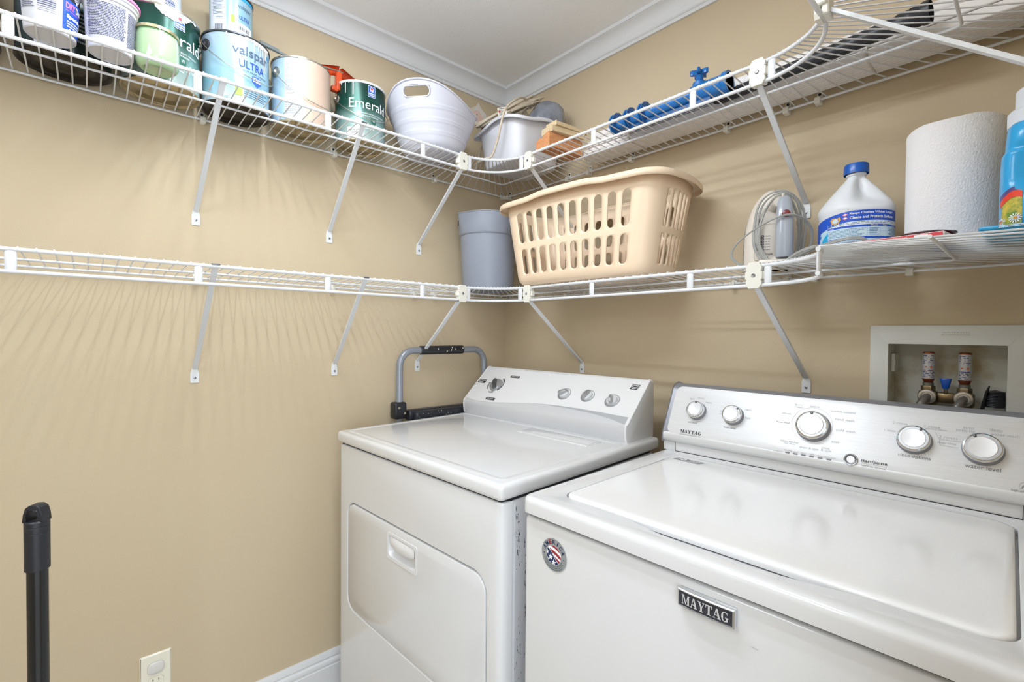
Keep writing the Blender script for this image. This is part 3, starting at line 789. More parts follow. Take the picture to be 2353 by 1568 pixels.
g = G(); arc_band(g, WL, .669, .0115, .0085, .0092, 0, 360, .0001, 30); g.build('emblem_ring', M_INKL, was); g = G(); arc_band(g, WL, .3440, .0735, .0395, .0400, 0, 360, .0001, 48); g.build('dial_circle', M_INKL, was); g = G()
for tx, a, b, ww in (('clean washer', .3062, .0280, .038), ('with affresh', .307, .0232, .022), ('drain & spin', .3454, .0190, .036), ('rinse', .3762, .0255, .014), ('& spin', .3775, .0195, .019), ('soak', .3925, .0425, .015), ('cold wash', .4075, .0695, .034), ('hand wash', .4035, .0935, .034), ('wrinkle control', .3980, .1110, .046), ('normal', .3448, .1170, .020), ('bulky', .3136, .1165, .016), ('sheets', .3136, .1115, .018), ('whites', .2905, .0930, .020),
        ('progress', .2870, .0010, .020), ('sensing', .3065, .0065, .016), ('wash', .3215, .0065, .010), ('rinse', .3370, .0065, .010), ('spin', .3525, .0065, .009), ('done', .3680, .0065, .010), ('lid locked', .3860, .0065, .020),
        ('1 rinse', .4809, .0823, .018), ('2 rinses', .4959, .1001, .023), ('1 rinse', .5445, .0998, .023), ('with fabric softener', .5500, .0955, .032), ('2 rinses', .5680, .0822, .026), ('with fabric softener', .5720, .0770, .030), ('deep rinse', .5665, .0705, .026),
        ('auto', .5950, .1055, .015), ('sensing', .5910, .0990, .026), ('deep', .6310, .1060, .016), ('water wash', .6420, .0995, .036), ('light', .0620, .1020, .012), ('normal', .0850, .1070, .018), ('heavy', .1080, .0970, .016), ('tap', .1440, .0780, .008), ('cold', .1440, .0720, .010), ('warm', .2060, .0900, .016), ('hot', .2100, .0700, .012)):
    g = G(); text(g, tx, WL, a, b, ww); g.build('pale_lettering', M_INKL, was)
g = G()
for a, b in (((.549, .090), (.556, .076)), ((.556, .076), (.557, .0655)), ((.557, .0655), (.583, .0640))):
    d = Vector(b) - Vector(a); nn = Vector((-d.y, d.x)).normalized() * .0003
    g.add([WL(a[0] - nn.x, a[1] - nn.y), WL(b[0] - nn.x, b[1] - nn.y), WL(b[0] + nn.x, b[1] + nn.y), WL(a[0] + nn.x, a[1] + nn.y)], [(0, 1, 2, 3)])
g.build('bracket_line', M_INKL, was)
# badge on the front
BF = lambda u, v, w=0.0: (u, -.0035 - w + 0 * v + .0 - .0022 * (1 - ((u - .363) / .04) ** 2), v)
g = G()
rows = []
bo = [(.3235, .8505), (.4025, .8505), (.4025, .8755), (.3235, .8755)]
def bloop(d, w):
    x0_, x1_, y0_, y1_ = .3235 + d, .4025 - d, .8505 + d, .8755 - d
    P = [(x0_ + (x1_ - x0_) * i / 8, y0_) for i in range(8)] + [(x1_, y0_)] + [(x1_ - (x1_ - x0_) * i / 8, y1_) for i in range(8)] + [(x0_, y1_)]
    return [BF(a, b, w) for a, b in P]
g.grid([[ (p[0], .003, p[2]) for p in bloop(0, 0)], bloop(0, .001), bloop(.001, .0025), bloop(.0022, .0025), bloop(.0026, .0012)], closed=True)
g.build('badge_frame', M_CHROME, was, ang=30)
g = G(); P = [(x, z) for x, z in [(.3258 + (.4002 - .3258) * i / 8, 0) for i in range(9)]]
g.grid([[BF(x, .8528, .0014) for x, _ in P], [BF(x, .8732, .0014) for x, _ in P]]); g.build('badge_field', mat('badge_black', '#34353C', .35), was, ang=180)
g = G(); serif_text(g, 'MAYTAG', lambda u, v, w=0: BF(u, v, .0022), .363, .863, .066, .0135); g.build('badge_lettering', mat('badge_silver', '#DDDEE0', .3, .3), was)
# round flag sticker
SX, SZ, SR = .0795, .8345, .0298
SF = lambda u, v, w=0.0: (SX + u, .0035 - .0004 - w, SZ + v)
g = G(); g.prism(circ(0, 0, SR, 48), None, .0, SF); g.build('round_sticker', mat('sticker_grey', '#A2A5A6', .35, .3), was)
g = G(); g.prism(circ(0, 0, .0175, 40), None, .0002, SF); g.build('sticker_white_disc', M_INKW, was)
def raster(fn, R, n, w):
    g = G(); d = 2 * R / n
    for j in range(n):
        y = -R + (j + .5) * d; s0 = None
        for i in range(n + 1):
            x = -R + (i + .5) * d
            ins = i < n and x * x + y * y < R * R and fn(x / R, y / R)
            if ins and s0 is None: s0 = x - d / 2
            if not ins and s0 is not None:
                g.add([SF(s0, y - d / 2, w), SF(x - d / 2, y - d / 2, w), SF(x - d / 2, y + d / 2, w), SF(s0, y + d / 2, w)], [(0, 1, 2, 3)]); s0 = None
    return g
def star(x, y, cx, cy, r):
    a = math.atan2(y - cy, x - cx) - pi / 2; d = math.hypot(x - cx, y - cy)
    k = (a % (2 * pi / 5)) - pi / 5
    return d * cos(abs(abs(k) - pi / 5) if False else k) < r * (.42 + .58 * abs(k) / (pi / 5)) if d < r else False
stars = ((-.42, -.30, .30), (.02, -.78, .30), (-.92, .12, .26), (-.85, -.62, .2), (-.45, -1.0, .2))
blue = lambda x, y: y < -.78 * x - .12 - .12 * sin(3 * x) and not any(star(x, y, *s_) for s_ in stars)
def red(x, y):
    if y < -.78 * x - .02 - .12 * sin(3 * x): return False
    c = y + .18 * (x + .1) ** 2 + .22 * x
    return (.80 < c < 1.2) or (.16 < c < .48) or (-.42 < c < -.10)
raster(blue, .0172, 60, .0005).build('sticker_blue', M_NAVY if False else mat('flag_blue', '#22325F', .5), was)
raster(red, .0172, 60, .0005).build('sticker_red', mat('flag_red', '#9A2836', .5), was)
g = G(); ge = G()
for i, ch in enumerate('AMERICA'):
    a = radians(90 + 66 - i * 22 - 0); R = .0238
    f_ = lambda u, v, w=0.0, a=a: SF(R * cos(a) + u * sin(a) + v * cos(a), R * sin(a) - u * cos(a) + v * sin(a), .0004)
    text(ge if ch == 'E' else g, ch, f_, 0, 0, .0066 if ch != 'I' else .0022, h=.0078, bold=.035)
for a in (188, -8): text(g, '*', SF, .0236 * cos(radians(a)), .0236 * sin(radians(a)), .004, bold=.04, wofs=.0004)
g.build('sticker_lettering', mat('sticker_navy', '#25305A', .5), was); ge.build('sticker_red_letter', mat('flag_red', '', .5), was)
g = G()
for k in range(3):
    R = .0198 + .0032 * k; a = -155 if k < 2 else -140
    e = -25 if k < 2 else -40
    while a < e:
        l = random.uniform(3, 8); arc_band(g, lambda u, v, w: SF(u, v, .0004), 0, 0, R, R + .0014, a, a + l, 0, 3); a += l + 2.2
g.build('sticker_fine_print', mat('sticker_ink', '#55656A', .6), was)
g = G(); g.add([(.418, .0028, .833), (.430, .0028, .8325), (.430, .0028, .8331), (.424, .0028, .8338)], [(0, 1, 2, 3)]); g.build('scuff', M_INKL, was)

# ------------------------------------------------------------------ paint cans on the upper left shelf
US = UZ + .0078; LS = LZ + .0078          # resting heights on the shelves
M_TIN = mat('tin_metal', '#C9C4B8', .22, .95); M_TIND = mat('black_tin_base', '#2B2723', .35, .4, var=(14, '#3A332D', .3, .7))
M_TINB = mat('tin_base', '#B9AB8C', .28, .8)
def ramp_mat(name, stops, rough, metal, z0, z1):
    """vertical printed gradient of a can label (design of the label itself)"""
    if name in MATS: return MATS[name]
    m = mat(name, '#FFFFFF', rough, metal); nt = m.node_tree; b = nt.nodes['Principled BSDF']
    tc = nt.nodes.new('ShaderNodeTexCoord'); sp = nt.nodes.new('ShaderNodeSeparateXYZ'); mr = nt.nodes.new('ShaderNodeMapRange')
    mr.inputs['From Min'].default_value = z0; mr.inputs['From Max'].default_value = z1
    r = nt.nodes.new('ShaderNodeValToRGB')
    while len(r.color_ramp.elements) < len(stops): r.color_ramp.elements.new(.5)
    for e, (p, c) in zip(r.color_ramp.elements, stops): e.position = p; e.color = rgb(c)
    nt.links.new(tc.outputs['Object'], sp.inputs[0]); nt.links.new(sp.outputs['Z'], mr.inputs['Value']); nt.links.new(mr.outputs[0], r.inputs['Fac']); nt.links.new(r.outputs['Color'], b.inputs['Base Color'])
    return m
M_GREEN = ramp_mat('green_label', [(0, '#B9C9C7'), (.35, '#86A8A1'), (.62, '#1C4F43'), (1, '#14372F')], .25, .35, 0, .18)
M_LBLUE = ramp_mat('light_blue_label', [(0, '#BACBD8'), (.3, '#8FBDCE'), (.65, '#A0C0D2'), (1, '#A9BFD3')], .28, .25, 0, .18)
M_PALEL = mat('pale_label', '#D9E0EC', .35, .1); M_DGRN = mat('dark_green_label', '#27332F', .3, .3)
CX, CY = 1.6027, -1.3894
def az_to_cam(x, y): return math.atan2(CY - y, CX - x)
def can(name, label, x, y, z, R, H, mlabel, mbase, mtop, a0, group=None, cat='paint can'):
    t = thing(name, label, cat, (x, y, z), 0, group)
    g = G(); g.lathe([(R - .0015, .0045), (R - .0015, H - .006)], 64, caps=False); g.build('label', mlabel, t, ang=60)
    g = G(); g.lathe([(.0001, .006), (R * .30, .006), (R * .33, .0045), (R * .62, .0045), (R * .65, .006), (R - .008, .006), (R - .0045, .0015), (R - .002, 0), (R + .0005, .0012), (R + .0005, .0045), (R - .0015, .0055)], 64, caps=False); g.build('base', mbase, t, ang=40)
    g = G(); g.lathe([(R - .0015, H - .007), (R + .0006, H - .005), (R + .0008, H - .001), (R - .002, H), (R - .006, H - .004), (R - .012, H - .004), (R - .014, H - .001), (.0001, H - .002)], 64, caps=False); g.build('lid', mtop, t, ang=40)
    return t
def bail(t, R, H, a_ear, a_sag, mear, ear_z=None, sag=.07):
    ez = ear_z or H - .040
    for s in (0, pi):
        g = G(); g.lathe([(.0155, -.002), (.0150, .003), (.0075, .0055), (.0055, .009), (.0001, .0095)], 20); a = a_ear + s
        g.xf(Matrix.Translation(((R - .002) * cos(a), (R - .002) * sin(a), ez)) @ Matrix.Rotation(a, 4, 'Z') @ Matrix.Rotation(pi / 2, 4, 'Y'))
        g.build('bail_ear', mear, t, ang=40)
    P = []
    for k in range(25):
        q = k / 24; a = a_ear + pi * q; rr = R + .0085 - .003 * sin(pi * q)
        P.append((rr * cos(a), rr * sin(a), ez - sag * sin(pi * q) ** .9))
    G().tube(P, .0011, 6).build('bail_wire', M_TIN, t, ang=60)
def sw_logo(t, f, u, v, s):
    g = G(); quad(g, f, u - .5 * s, u + .5 * s, v - .72 * s, v + .72 * s, .0008, 4); g.build('blue_emblem', mat('emblem_blue', '#2A5BB8', .45), t)
    g = G(); e = .0012
    for a, b, c, d in ((-.5, .5, .68, .72), (-.5, .5, -.72, -.68), (-.5, -.46, -.72, .72), (.46, .5, -.72, .72)): quad(g, f, u + a * s, u + b * s, v + c * s, v + d * s, e, 3)
    g.prism(circ(u, v + .32 * s, .25 * s, 16), None, 0, lambda a, b, w: f(a, b, e)); quad(g, f, u - .22 * s, u - .06 * s, v + .0 * s, v + .15 * s, e); quad(g, f, u + .06 * s, u + .2 * s, v - .05 * s, v + .15 * s, e)
    text(g, 'SHERWIN', f, u, v - .26 * s, .8 * s, h=.16 * s, bold=.03, wofs=e); text(g, 'WILLIAMS', f, u, v - .48 * s, .8 * s, h=.16 * s, bold=.03, wofs=e); g.build('emblem_lettering', M_INKW, t)
    g = G(); g.prism([(u + .20 * s * cos(a), v + .34 * s + (.17 * s) * sin(a)) for a in [pi * k / 8 for k in range(9)]], None, 0, lambda a, b, w: f(a, b, e + .0004)); quad(g, f, u - .15 * s, u + .12 * s, v + .2 * s, v + .32 * s, e + .0004); g.build('emblem_red', mat('emblem_red', '#D04455', .5), t)
def emerald(t, R, a_cam, mid=23, z=.116, big=True):
    a0 = a_cam + radians(mid); f = cyl_map(R - .0013, a0)
    g = G(); text(g, 'Emerald', f, 0, z, .136 if big else .128, h=.030, wofs=.0006)
    text(g, 'EXTRAORDINARY BEAUTY, WASHABILITY', f, .012, z - .030, .085, h=.0042, wofs=.0006); text(g, 'AND EASE OF APPLICATION', f, .002, z - .037, .055, h=.0042, wofs=.0006)
    text(g, 'INTERIOR TRIM ENAMEL' if not big else 'EXTERIOR SATIN', f, .01, .048, .075, h=.0075, wofs=.0006); text(g, 'URETHANE', f, .0, .040, .030, h=.004, wofs=.0006)
    g.build('white_lettering', M_INKW, t, ang=180)
    sw_logo(t, f, .006, z + .042, .024)
    g = G(); bend(g, rrect(.004, .021, .058, .076, .005, 4), f, .0007); g.build('seal', mat('seal_green', '#2F6B5C', .4), t, ang=180)
    g = G(); text(g, 'VB', f, .0125, .067, .008, h=.008, wofs=.0012); g.build('seal_lettering', M_INKW, t, ang=180)
def blobs(name, f, m, t, pts, w=.0012):
    g = G()
    for P in pts: bend(g, P, f, w)
    return g.build(name, m, t, ang=180)
def ragged(x0, x1, ytop, ylow, n, seed, amp=.3):
    rnd = random.Random(seed); P = [(x0 + (x1 - x0) * i / n, ylow(i / n) + amp * (rnd.random() - .5)) for i in range(n + 1)]
    return P + [(x1 - (x1 - x0) * i / n, ytop) for i in range(n + 1)]
def drips(name, f, m, t, L, ztop, wd=.0016):
    for u, ln in L:
        g = G()
        bend(g, [(u - wd, ztop), (u - wd * .8, ztop - ln), (u, ztop - ln - wd), (u + wd * .8, ztop - ln), (u + wd, ztop)], f, .0013)
        g.build(name, m, t, ang=180)
GR, GH = .0832, .187; US = UZ + .0038
# (0) can cut by the left edge
c0 = can('paint_can', 'white paint can cut off by the left edge, above the black can base', .087, -1.610, US, GR, GH, M_PALEL, M_TIND, M_TIN, 0)
# (1) black based can behind the spackling tub
c1 = can('paint_can', 'dark green paint can with black base, behind the two white tubs', .087, -1.4255, US, GR, GH, M_DGRN, M_TIND, M_TIN, 0)
a = az_to_cam(.087, -1.4255); f = cyl_map(GR - .0013, a)
g = G(); quad(g, f, -.052, -.005, .006, .0235, .0006, 8); g.build('paper_label', M_PALEL, c1, ang=180)
g = G(); text(g, 'K', f, -.040, .015, .006, wofs=.0012, bold=.03); fineprint(g, lambda u, v, w=0: f(u, v, .0012), -.030, -.008, .008, .021, 3, 2, word=(.1, .3)); fineprint(g, lambda u, v, w=0: f(u, v, .0012), .0, .06, .03, .10, 8, 5); g.build('fine_print', M_INKG, c1, ang=180)
# small pot resting on it
c1b = can('paint_pot', 'small white paint pot standing behind the pink-lidded tub', .075, -1.385, US + GH, .045, .07, M_PALEL, M_TIN, M_TIN, 0)
f = cyl_map(.0437, az_to_cam(.075, -1.385)); blobs('black_spill', f, M_INK, c1b, [[(.030, .07), (.028, .02), (.033, .0), (.040, .0), (.042, .03), (.040, .07)]])
# (2) big green can
c2 = can('paint_can', 'large green paint can behind the small green glass jar', .087, -1.2462, US, GR, GH, M_GREEN, M_TINB, M_TIN, 0)
a = az_to_cam(.087, -1.2462); emerald(c2, GR, a); bail(c2, GR, GH, a + radians(97), 0, M_TIN, sag=.0)
for o in list(c2.children):
    if o.name.startswith('bail_wire'): bpy.data.objects.remove(o)
f = cyl_map(GR - .0013, a)
blobs('white_paint_spill', f, M_INKW, c2, [ragged(-.012, .086, GH - .006, lambda t: GH - .010 - .021 * sin(pi * min(1, t * 1.25)) ** .7, 40, 3, .004)])
quart1 = can('small_paint_can', 'small white paint can on top of the large green can, cut by the top edge', .085, -1.2560, US + GH, .054, .12, M_PALEL, M_TIN, M_TIN, 0)
a = az_to_cam(.085, -1.256); f = cyl_map(.0527, a)
g = G(); fineprint(g, lambda u, v, w=0: f(u, v, .0006), -.045, -.012, .01, .10, 16, 6)
for i in range(9): quad(g, f, .018, .042, .006 + i * .0036, .006 + i * .0036 + (.0012 + .001 * (i % 3 == 0)), .0006, 4)
g.build('fine_print', M_NAVY, quart1, ang=180)
# (3) light blue can
c3 = can('paint_can', 'light blue paint can with black base and dripped cream paint', .087, -1.077, US, GR, GH, M_LBLUE, M_TIND, mat('lid_dark', '#4C4E52', .35, .6), 0)
a = az_to_cam(.087, -1.077); f = cyl_map(GR - .0013, a); bail(c3, GR, GH, a + radians(-58), 0, M_DARK, ear_z=GH - .036, sag=.078)
f3 = cyl_map(GR - .0013, a + radians(28))
g = G(); text(g, 'valspar', f3, 0, .140, .098, h=.031, bold=.006, wofs=.0015); text(g, 'INTERIOR PAINT + PRIMER', f3, .002, .0915, .084, h=.0052, wofs=.0006)
fineprint(g, lambda u, v, w=0: f3(u, v, .0006), -.022, .052, .022, .050, 5, 8, th=.35); text(g, '124 FL OZ', f3, -.072, .012, .026, h=.006, wofs=.0006); g.build('grey_lettering', mat('slate_ink', '#50627C', .5), c3, ang=180)
g = G(); text(g, 'ULTRA', f3, .001, .109, .068, h=.021, bold=.012, wofs=.0006); g.build('blue_lettering', mat('ultra_blue', '#2F4FB0', .5), c3, ang=180)
g = G(); bend(g, [(-.002, .0845), (.012, .087), (.026, .0845), (.026, .070), (.012, .058), (-.002, .070)], f3, .0007); g.build('shield', mat('shield_blue', '#3F6CC0', .5), c3, ang=180)
g = G(); text(g, 'SCRUB', f3, .012, .0795, .022, h=.0055, bold=.03, wofs=.0013); text(g, 'SHIELD', f3, .012, .073, .022, h=.0055, bold=.03, wofs=.0013); g.build('shield_lettering', M_INKW, c3, ang=180)
g = G(); quad(g, f3, -.043, -.026, .022, .044, .0007, 3); g.build('green_patch', mat('lime_green', '#9AD04A', .5), c3, ang=180)
drips('cream_drip', f3, mat('cream_paint', '#F1ECDD', .35), c3, [(-.062, .008), (.004, .03), (.010, .010), (.016, .022), (.023, .045), (.030, .028), (.037, .07), (.043, .030), (.050, .018)], GH - .006)
blobs('cream_spill', f3, MATS['cream_paint'], c3, [ragged(-.020, .058, GH - .0045, lambda t: GH - .008 - .014 * t * (1.3 - t), 50, 9, .009)])
g = G(); quad(g, f3, .052, .060, .156, .166, .0007); g.build('cyan_tab', mat('cyan_tab', '#2FA9DC', .5), c3)
# small light blue can on top
q2 = can('small_paint_can', 'small light blue paint can stacked on the light blue gallon can', .083, -1.0880, US + GH, .0535, .122, M_LBLUE, M_TIN, mat('lid_dark', '', .3), 0)
a = az_to_cam(.083, -1.088); f = cyl_map(.0522, a)
g = G(); quad(g, f, -.060, -.012, .006, .114, .0005, 10); g.build('side_panel_print', M_PALEL, q2, ang=180)
g = G(); text(g, 'valspar', f, -.028, .048, .020, wofs=.0010); text(g, 'valspar', f, .036, .088, .040, h=.014, wofs=.0006); fineprint(g, lambda u, v, w=0: f(u, v, .0010), -.048, -.016, .055, .108, 14, 3, th=.3); g.build('grey_lettering', mat('slate_ink', '', .5), q2, ang=180)
g = G(); text(g, 'ULTRA', f, .034, .060, .030, h=.011, bold=.012, wofs=.0006); g.build('blue_lettering', MATS['ultra_blue'], q2, ang=180)
g = G(); quad(g, f, .008, .058, .006, .044, .0009, 8); g.build('white_sticker', M_INKW, q2, ang=180)
g = G()
for i in range(11): quad(g, f, .018 + i * .0028, .018 + i * .0028 + .0011 + .0007 * (i % 3 == 1), .026, .036, .0013)
for i in range(9): quad(g, f, -.041 + i * .0026, -.041 + i * .0026 + .0012, .010, .030, .0010)
g.build('barcode', M_INK, q2, ang=180)
g = G(); quad(g, f, -.001, .008, .040, .060, .0006); g.build('green_patch', MATS['lime_green'], q2)
g = G(); quad(g, f, .012, .066, .108, .1155, .0006, 8); g.build('cyan_band', MATS['cyan_tab'], q2, ang=180)
# (4) can with pink-beige spill
c4 = can('paint_can', 'white and blue paint can with a wide pinkish beige spill', .087, -0.9029, US, GR, GH, mat('pale_blue_label', '#A6C0D2', .3, .2), M_TINB, M_TIN, 0)
a = az_to_cam(.087, -0.9029); f = cyl_map(GR - .0013, a); bail(c4, GR, GH, a + radians(-54), 0, M_TIN, ear_z=GH - .043, sag=.085)
M_PINK = mat('pinkish_beige_paint', '#CFB5A2', .4, bump=(60, .3, .002))
g = G(); quad(g, f, -.046, -.006, .008, GH - .008, .0005, 10); g.build('text_panel', M_PALEL, c4, ang=180)
g = G(); fineprint(g, lambda u, v, w=0: f(u, v, .0010), -.044, -.013, .075, .178, 26, 12, th=.4, ragged=.5); fineprint(g, lambda u, v, w=0: f(u, v, .0010), -.044, -.0, .02, .055, 6, 14, th=.5); g.build('fine_print', M_INKG, c4, ang=180)
blobs('paint_spill', f, M_PINK, c4, [[(.004 + .003 * sin(9 * k / 20) + random.uniform(-.001, .001) - .014 * (k > 17) * (k - 17) / 3, .006 + (GH - .011) * k / 20) for k in range(21)] + [(.128, GH - .005), (.128, .006)]][0:0] or [
    [(.128, .006)] + [(.128, GH - .005)] + [(.004 + .003 * sin(9 * k / 20) + random.uniform(-.001, .001) - .014 * max(0, k - 15) / 5, .006 + (GH - .011) * k / 20) for k in range(20, -1, -1)]])
# (5) small green can
c5 = can('paint_can', 'green paint can with white drips beside the white plastic tub', .087, -0.7152, US, GR - .003, GH, M_GREEN, M_TINB, M_INKW, 0)
a = az_to_cam(.087, -0.7152); emerald(c5, GR - .003, a, mid=21, big=False); bail(c5, GR - .003, GH, a + radians(-66), 0, M_TIN, ear_z=GH - .05, sag=.07)
f = cyl_map(GR - .0043, a)
drips('white_drip', f, M_INKW, c5, [(-.062, .008), (-.047, .034), (-.022, .040), (-.035, .004)], GH - .006, .0014)
g = G(); quad(g, f, -.040, .004, .006, .040, .0009, 8); g.build('white_sticker', M_INKW, c5, ang=180)
g = G(); text(g, 'KEL W 2751', f, -.018, .031, .034, h=.006, bold=.02, wofs=.0014); text(g, '10-02481', f, -.014, .022, .026, h=.006, bold=.02, wofs=.0014); g.build('black_lettering', M_INK, c5, ang=180)
US = UZ + .0060
# tubs and jar at the shelf front
def tub(label, x, y, r0, r1, H, mlid, lid=True):
    t = thing('spackling_tub', label, 'tub', (x, y, US), 0)
    M = mat('white_tub_plastic', '#D3D3D9', .35, sss=.05)
    g = G(); g.lathe([(.0001, .003), (r0 - .004, .003), (r0 - .002, .0), (r0, .002), (r0 + (r1 - r0) * .85, H * .80), (r0 + (r1 - r0) * .87 + .003, H * .81), (r1 + .001, H * .84), (r1 + .001, H * .87), (r1 + .004, H * .885), (r1 + .004, H * .93)], 56, caps=False); g.build('body', M, t, ang=35)
    g = G(); g.lathe([(r1 + .0045, H * .925), (r1 + .0065, H * .93), (r1 + .0065, H * .965), (r1 + .003, H), (r1 - .004, H), (r1 - .006, H - .004), (.0001, H - .004)], 56, caps=False); g.build('lid', mlid, t, ang=35)
    return t
tA = tub('white spackling tub with blue and pink printed label, near the left edge', .217, -1.4445, .0400, .0465, .122, mat('white_lid', '#EDEDF0', .3))
a = az_to_cam(.217, -1.4445); k = (.0465 - .0400) * .85 / (.122 * .8); f = cyl_map(.0402, a, -.010, k)
M_LB = mat('label_blue', '#1E55C8', .4)
g = G(); quad(g, f, .0180, .058, .018, .084, .0004, 10); g.build('blue_label', M_LB, tA, ang=180)
g = G(); quad(g, f, .0185, .058, .084, .097, .0005, 10); g.build('black_label', M_INK, tA, ang=180)
g = G(); text(g, 'DRY', f, .0310, .072, .0185, h=.0130, bold=.05, wofs=.0009); text(g, 'DRY TIME INDICATOR', f, .0370, .0615, .030, h=.0030, wofs=.0009); g.build('pink_lettering', mat('label_pink', '#EE86C4', .4), tA, ang=180)
g = G(); text(g, 'Dex', f, .0495, .072, .0165, h=.0130, bold=.05, wofs=.0009); text(g, 'Spackling', f, .0425, .050, .038, h=.010, bold=.05, wofs=.0009); fineprint(g, lambda u, v, w=0: f(u, v, .0009), .024, .062, .028, .043, 3, 4, th=.5)
bend(g, [(.036, .095), (.050, .095), (.047, .088), (.0445, .0870), (.0445, .0835), (.0415, .0835), (.0415, .0870), (.039, .088)], f, .0009); g.build('white_lettering', M_INKW, tA, ang=180)
g = G(); text(g, 'DAP', f, .043, .0915, .009, h=.004, bold=.04, wofs=.0013); fineprint(g, lambda u, v, w=0: f(u, v, .0006), -.055, -.021, .046, .100, 16, 15, th=.45)
for i, hh in enumerate((.5, .5, .7, 1.1, 1.0, 1.3, .6, .8, .8, 1.0)): quad(g, f, -.018, .008, .042 + i * .0040, .042 + i * .0040 + .0014 * hh, .0006, 6)
g.build('fine_print', mat('label_print', '#4A4D70', .5), tA, ang=180)
tB = tub('white spackling tub with a pink lid beside the green glass jar', .217, -1.3490, .0400, .0465, .122, mat('pink_lid', '#EE86CE', .35))
a = az_to_cam(.217, -1.349); f = cyl_map(.0402, a, 0, k)
g = G(); fineprint(g, lambda u, v, w=0: f(u, v, .0006), -.040, .026, .022, .092, 22, 21, th=.5, word=(.02, .10), ragged=.06); fineprint(g, lambda u, v, w=0: f(u, v, .0006), .029, .062, .012, .090, 24, 23, th=.5, word=(.03, .12)); g.build('fine_print', MATS['label_print'], tB, ang=180)
# green candle jar
jr = thing('glass_jar', 'small glass jar of pale green paint with a gold rim', 'jar', (.2145, -1.2655, US - .0018), 0)
g = G(); g.lathe([(.0001, .0025), (.026, .0025), (.030, .0), (.037, .004), (.0418, .013), (.0425, .022), (.0425, .066), (.0405, .072), (.0400, .078)], 56, caps=False); g.build('paint_fill', mat('pale_green_paint', '#A9C79A', .12, coat=.9), jr, ang=50)
g = G(); g.lathe([(.0402, .0725), (.0402, .079)], 56, caps=False); g.build('neck', mat('green_neck', '#5D8A5A', .15, coat=.8), jr)
g = G(); g.lathe([(.0395, .0790), (.0425, .0795), (.0425, .0855), (.0405, .0875), (.0001, .0875)], 56, caps=False); g.build('lid', mat('gold_lid', '#C9BF97', .3, .8, var=(50, '#8F7D55', .62, .8)), jr, ang=35)
US = UZ + .0038
# grey rod and orange caulking gun lying on the cans
rd = thing('metal_rod', 'thin grey metal rod lying on the paint cans against the wall', 'rod', (.11, -.965, US + GH), 0)
G().tube([(.012, -.115, .022), (.006, .0, .014), (0, .10, .004)], .0042, 8).build('rod', mat('galvanised', '#8E9799', .4, .6), rd)
G().tube([(.010, -.060, .0215), (.006, -.01, .0165)], .0065, 8).build('sleeve', mat('galvanised', '', .4), rd)
M_OR = mat('orange_enamel', '#D9501F', .35, coat=.3, var=(40, '#C23F14', .3, .7))
cg = thing('caulking_gun', 'orange caulking gun lying behind the green paint can', 'tool', (.07, -.80, US + GH), 0)
g = G(); rows = []
def half_pipe(P0, P1, r, th=.0016, a0=180, a1=360, n=12, rot=0):
    d = (Vector(P1) - Vector(P0)); q = d.to_track_quat('Z', 'X').to_matrix().to_4x4(); g = G()
    for rr in (r, r - th):
        g.grid([[ (q @ Vector((rr * cos(radians(a0 + rot + (a1 - a0) * i / n)), rr * sin(radians(a0 + rot + (a1 - a0) * i / n)), z)) + Vector(P0))[:] for i in range(n + 1)] for z in (0, d.length)])
    return g
g = half_pipe((.02, -.055, .022), (.03, .012, .036), .014, rot=20); g.build('cradle_end', M_OR, cg, ang=60, weld=False)
g = half_pipe((.03, .012, .030), (-.01, .13, .004), .016, rot=60); g.build('cradle', M_OR, cg, ang=60, weld=False)
g = G(); g.rbox(.012, .036, .000, .016, -.028, .030, .003, 2); g.rbox(.014, .034, -.015, .006, -.032, -.016, .003, 2); g.build('handle', M_OR, cg)
G().tube([(.03, -.04, .03), (.03, .02, .034)], .003, 8).build('plunger_rod', M_TIN, cg)

US = UZ + .0078
# ------------------------------------------------------------------ white flexible tub
ft = thing('plastic_tub', 'tall white flexible plastic tub with cut-out handle, on the upper shelf', 'tub', (.172, -.492, US), 0)
M_WT = mat('white_flexible_plastic', '#C9C9D4', .38, sss=.08)
a_c = az_to_cam(.172, -.492); th0 = a_c - radians(19)
def ft_H(a):
    h = .138
    for s in (0, pi):
        d = abs((a - th0 - s + pi) % (2 * pi) - pi); h += .052 * math.exp(-(d / .95) ** 2.4)
    return h
def ft_pt(a, t, off=0):
    H = ft_H(a); z = t * H; q = z / .165
    rx = .098 + .050 * q; ry = .100 + .056 * q
    wv = 1.0
    for zz in (.045, .080, .118):
        for e in (-.0035, .0035): wv += .017 * math.exp(-((z - zz - e) / .0022) ** 2)
    d = ((a - radians(52) + pi) % (2 * pi)) - pi
    bulge = .006 * math.exp(-(d / .22) ** 2) * max(0, min(1, (z - .02) / .12)) ** 1.3
    d2 = ((a - radians(232) + pi) % (2 * pi)) - pi
    bulge += .006 * math.exp(-(d2 / .22) ** 2) * max(0, min(1, (z - .02) / .12)) ** 1.3
    base = math.exp(-(z / .012) ** 2) * .012
    return ((rx * wv - base + bulge + off) * cos(a), (ry * wv - base + bulge + off) * sin(a), z)
NA, NZ = 160, 60
def ft_uv(a, z): # position relative to handle centre (arc length, height)
    return a
g = G(); rows = [[ft_pt(2 * pi * i / NA, j / NZ) for i in range(NA)] for j in range(NZ + 1)]
g.grid(rows, closed=True)
vs = g.v; keep = []
hz_c = .158
def in_hole(p):
    a = math.atan2(p[1], p[0])
    for s in (0, pi):
        d = ((a - th0 - s + pi) % (2 * pi)) - pi; u = d * .158; v = p[2] - hz_c
        uu = max(0, abs(u) - .032)
        if uu * uu + v * v < .0150 ** 2: return True
    return False
g.f = [q for q in g.f if not in_hole(tuple(sum(vs[i][k] for i in q) / len(q) for k in range(3)))]
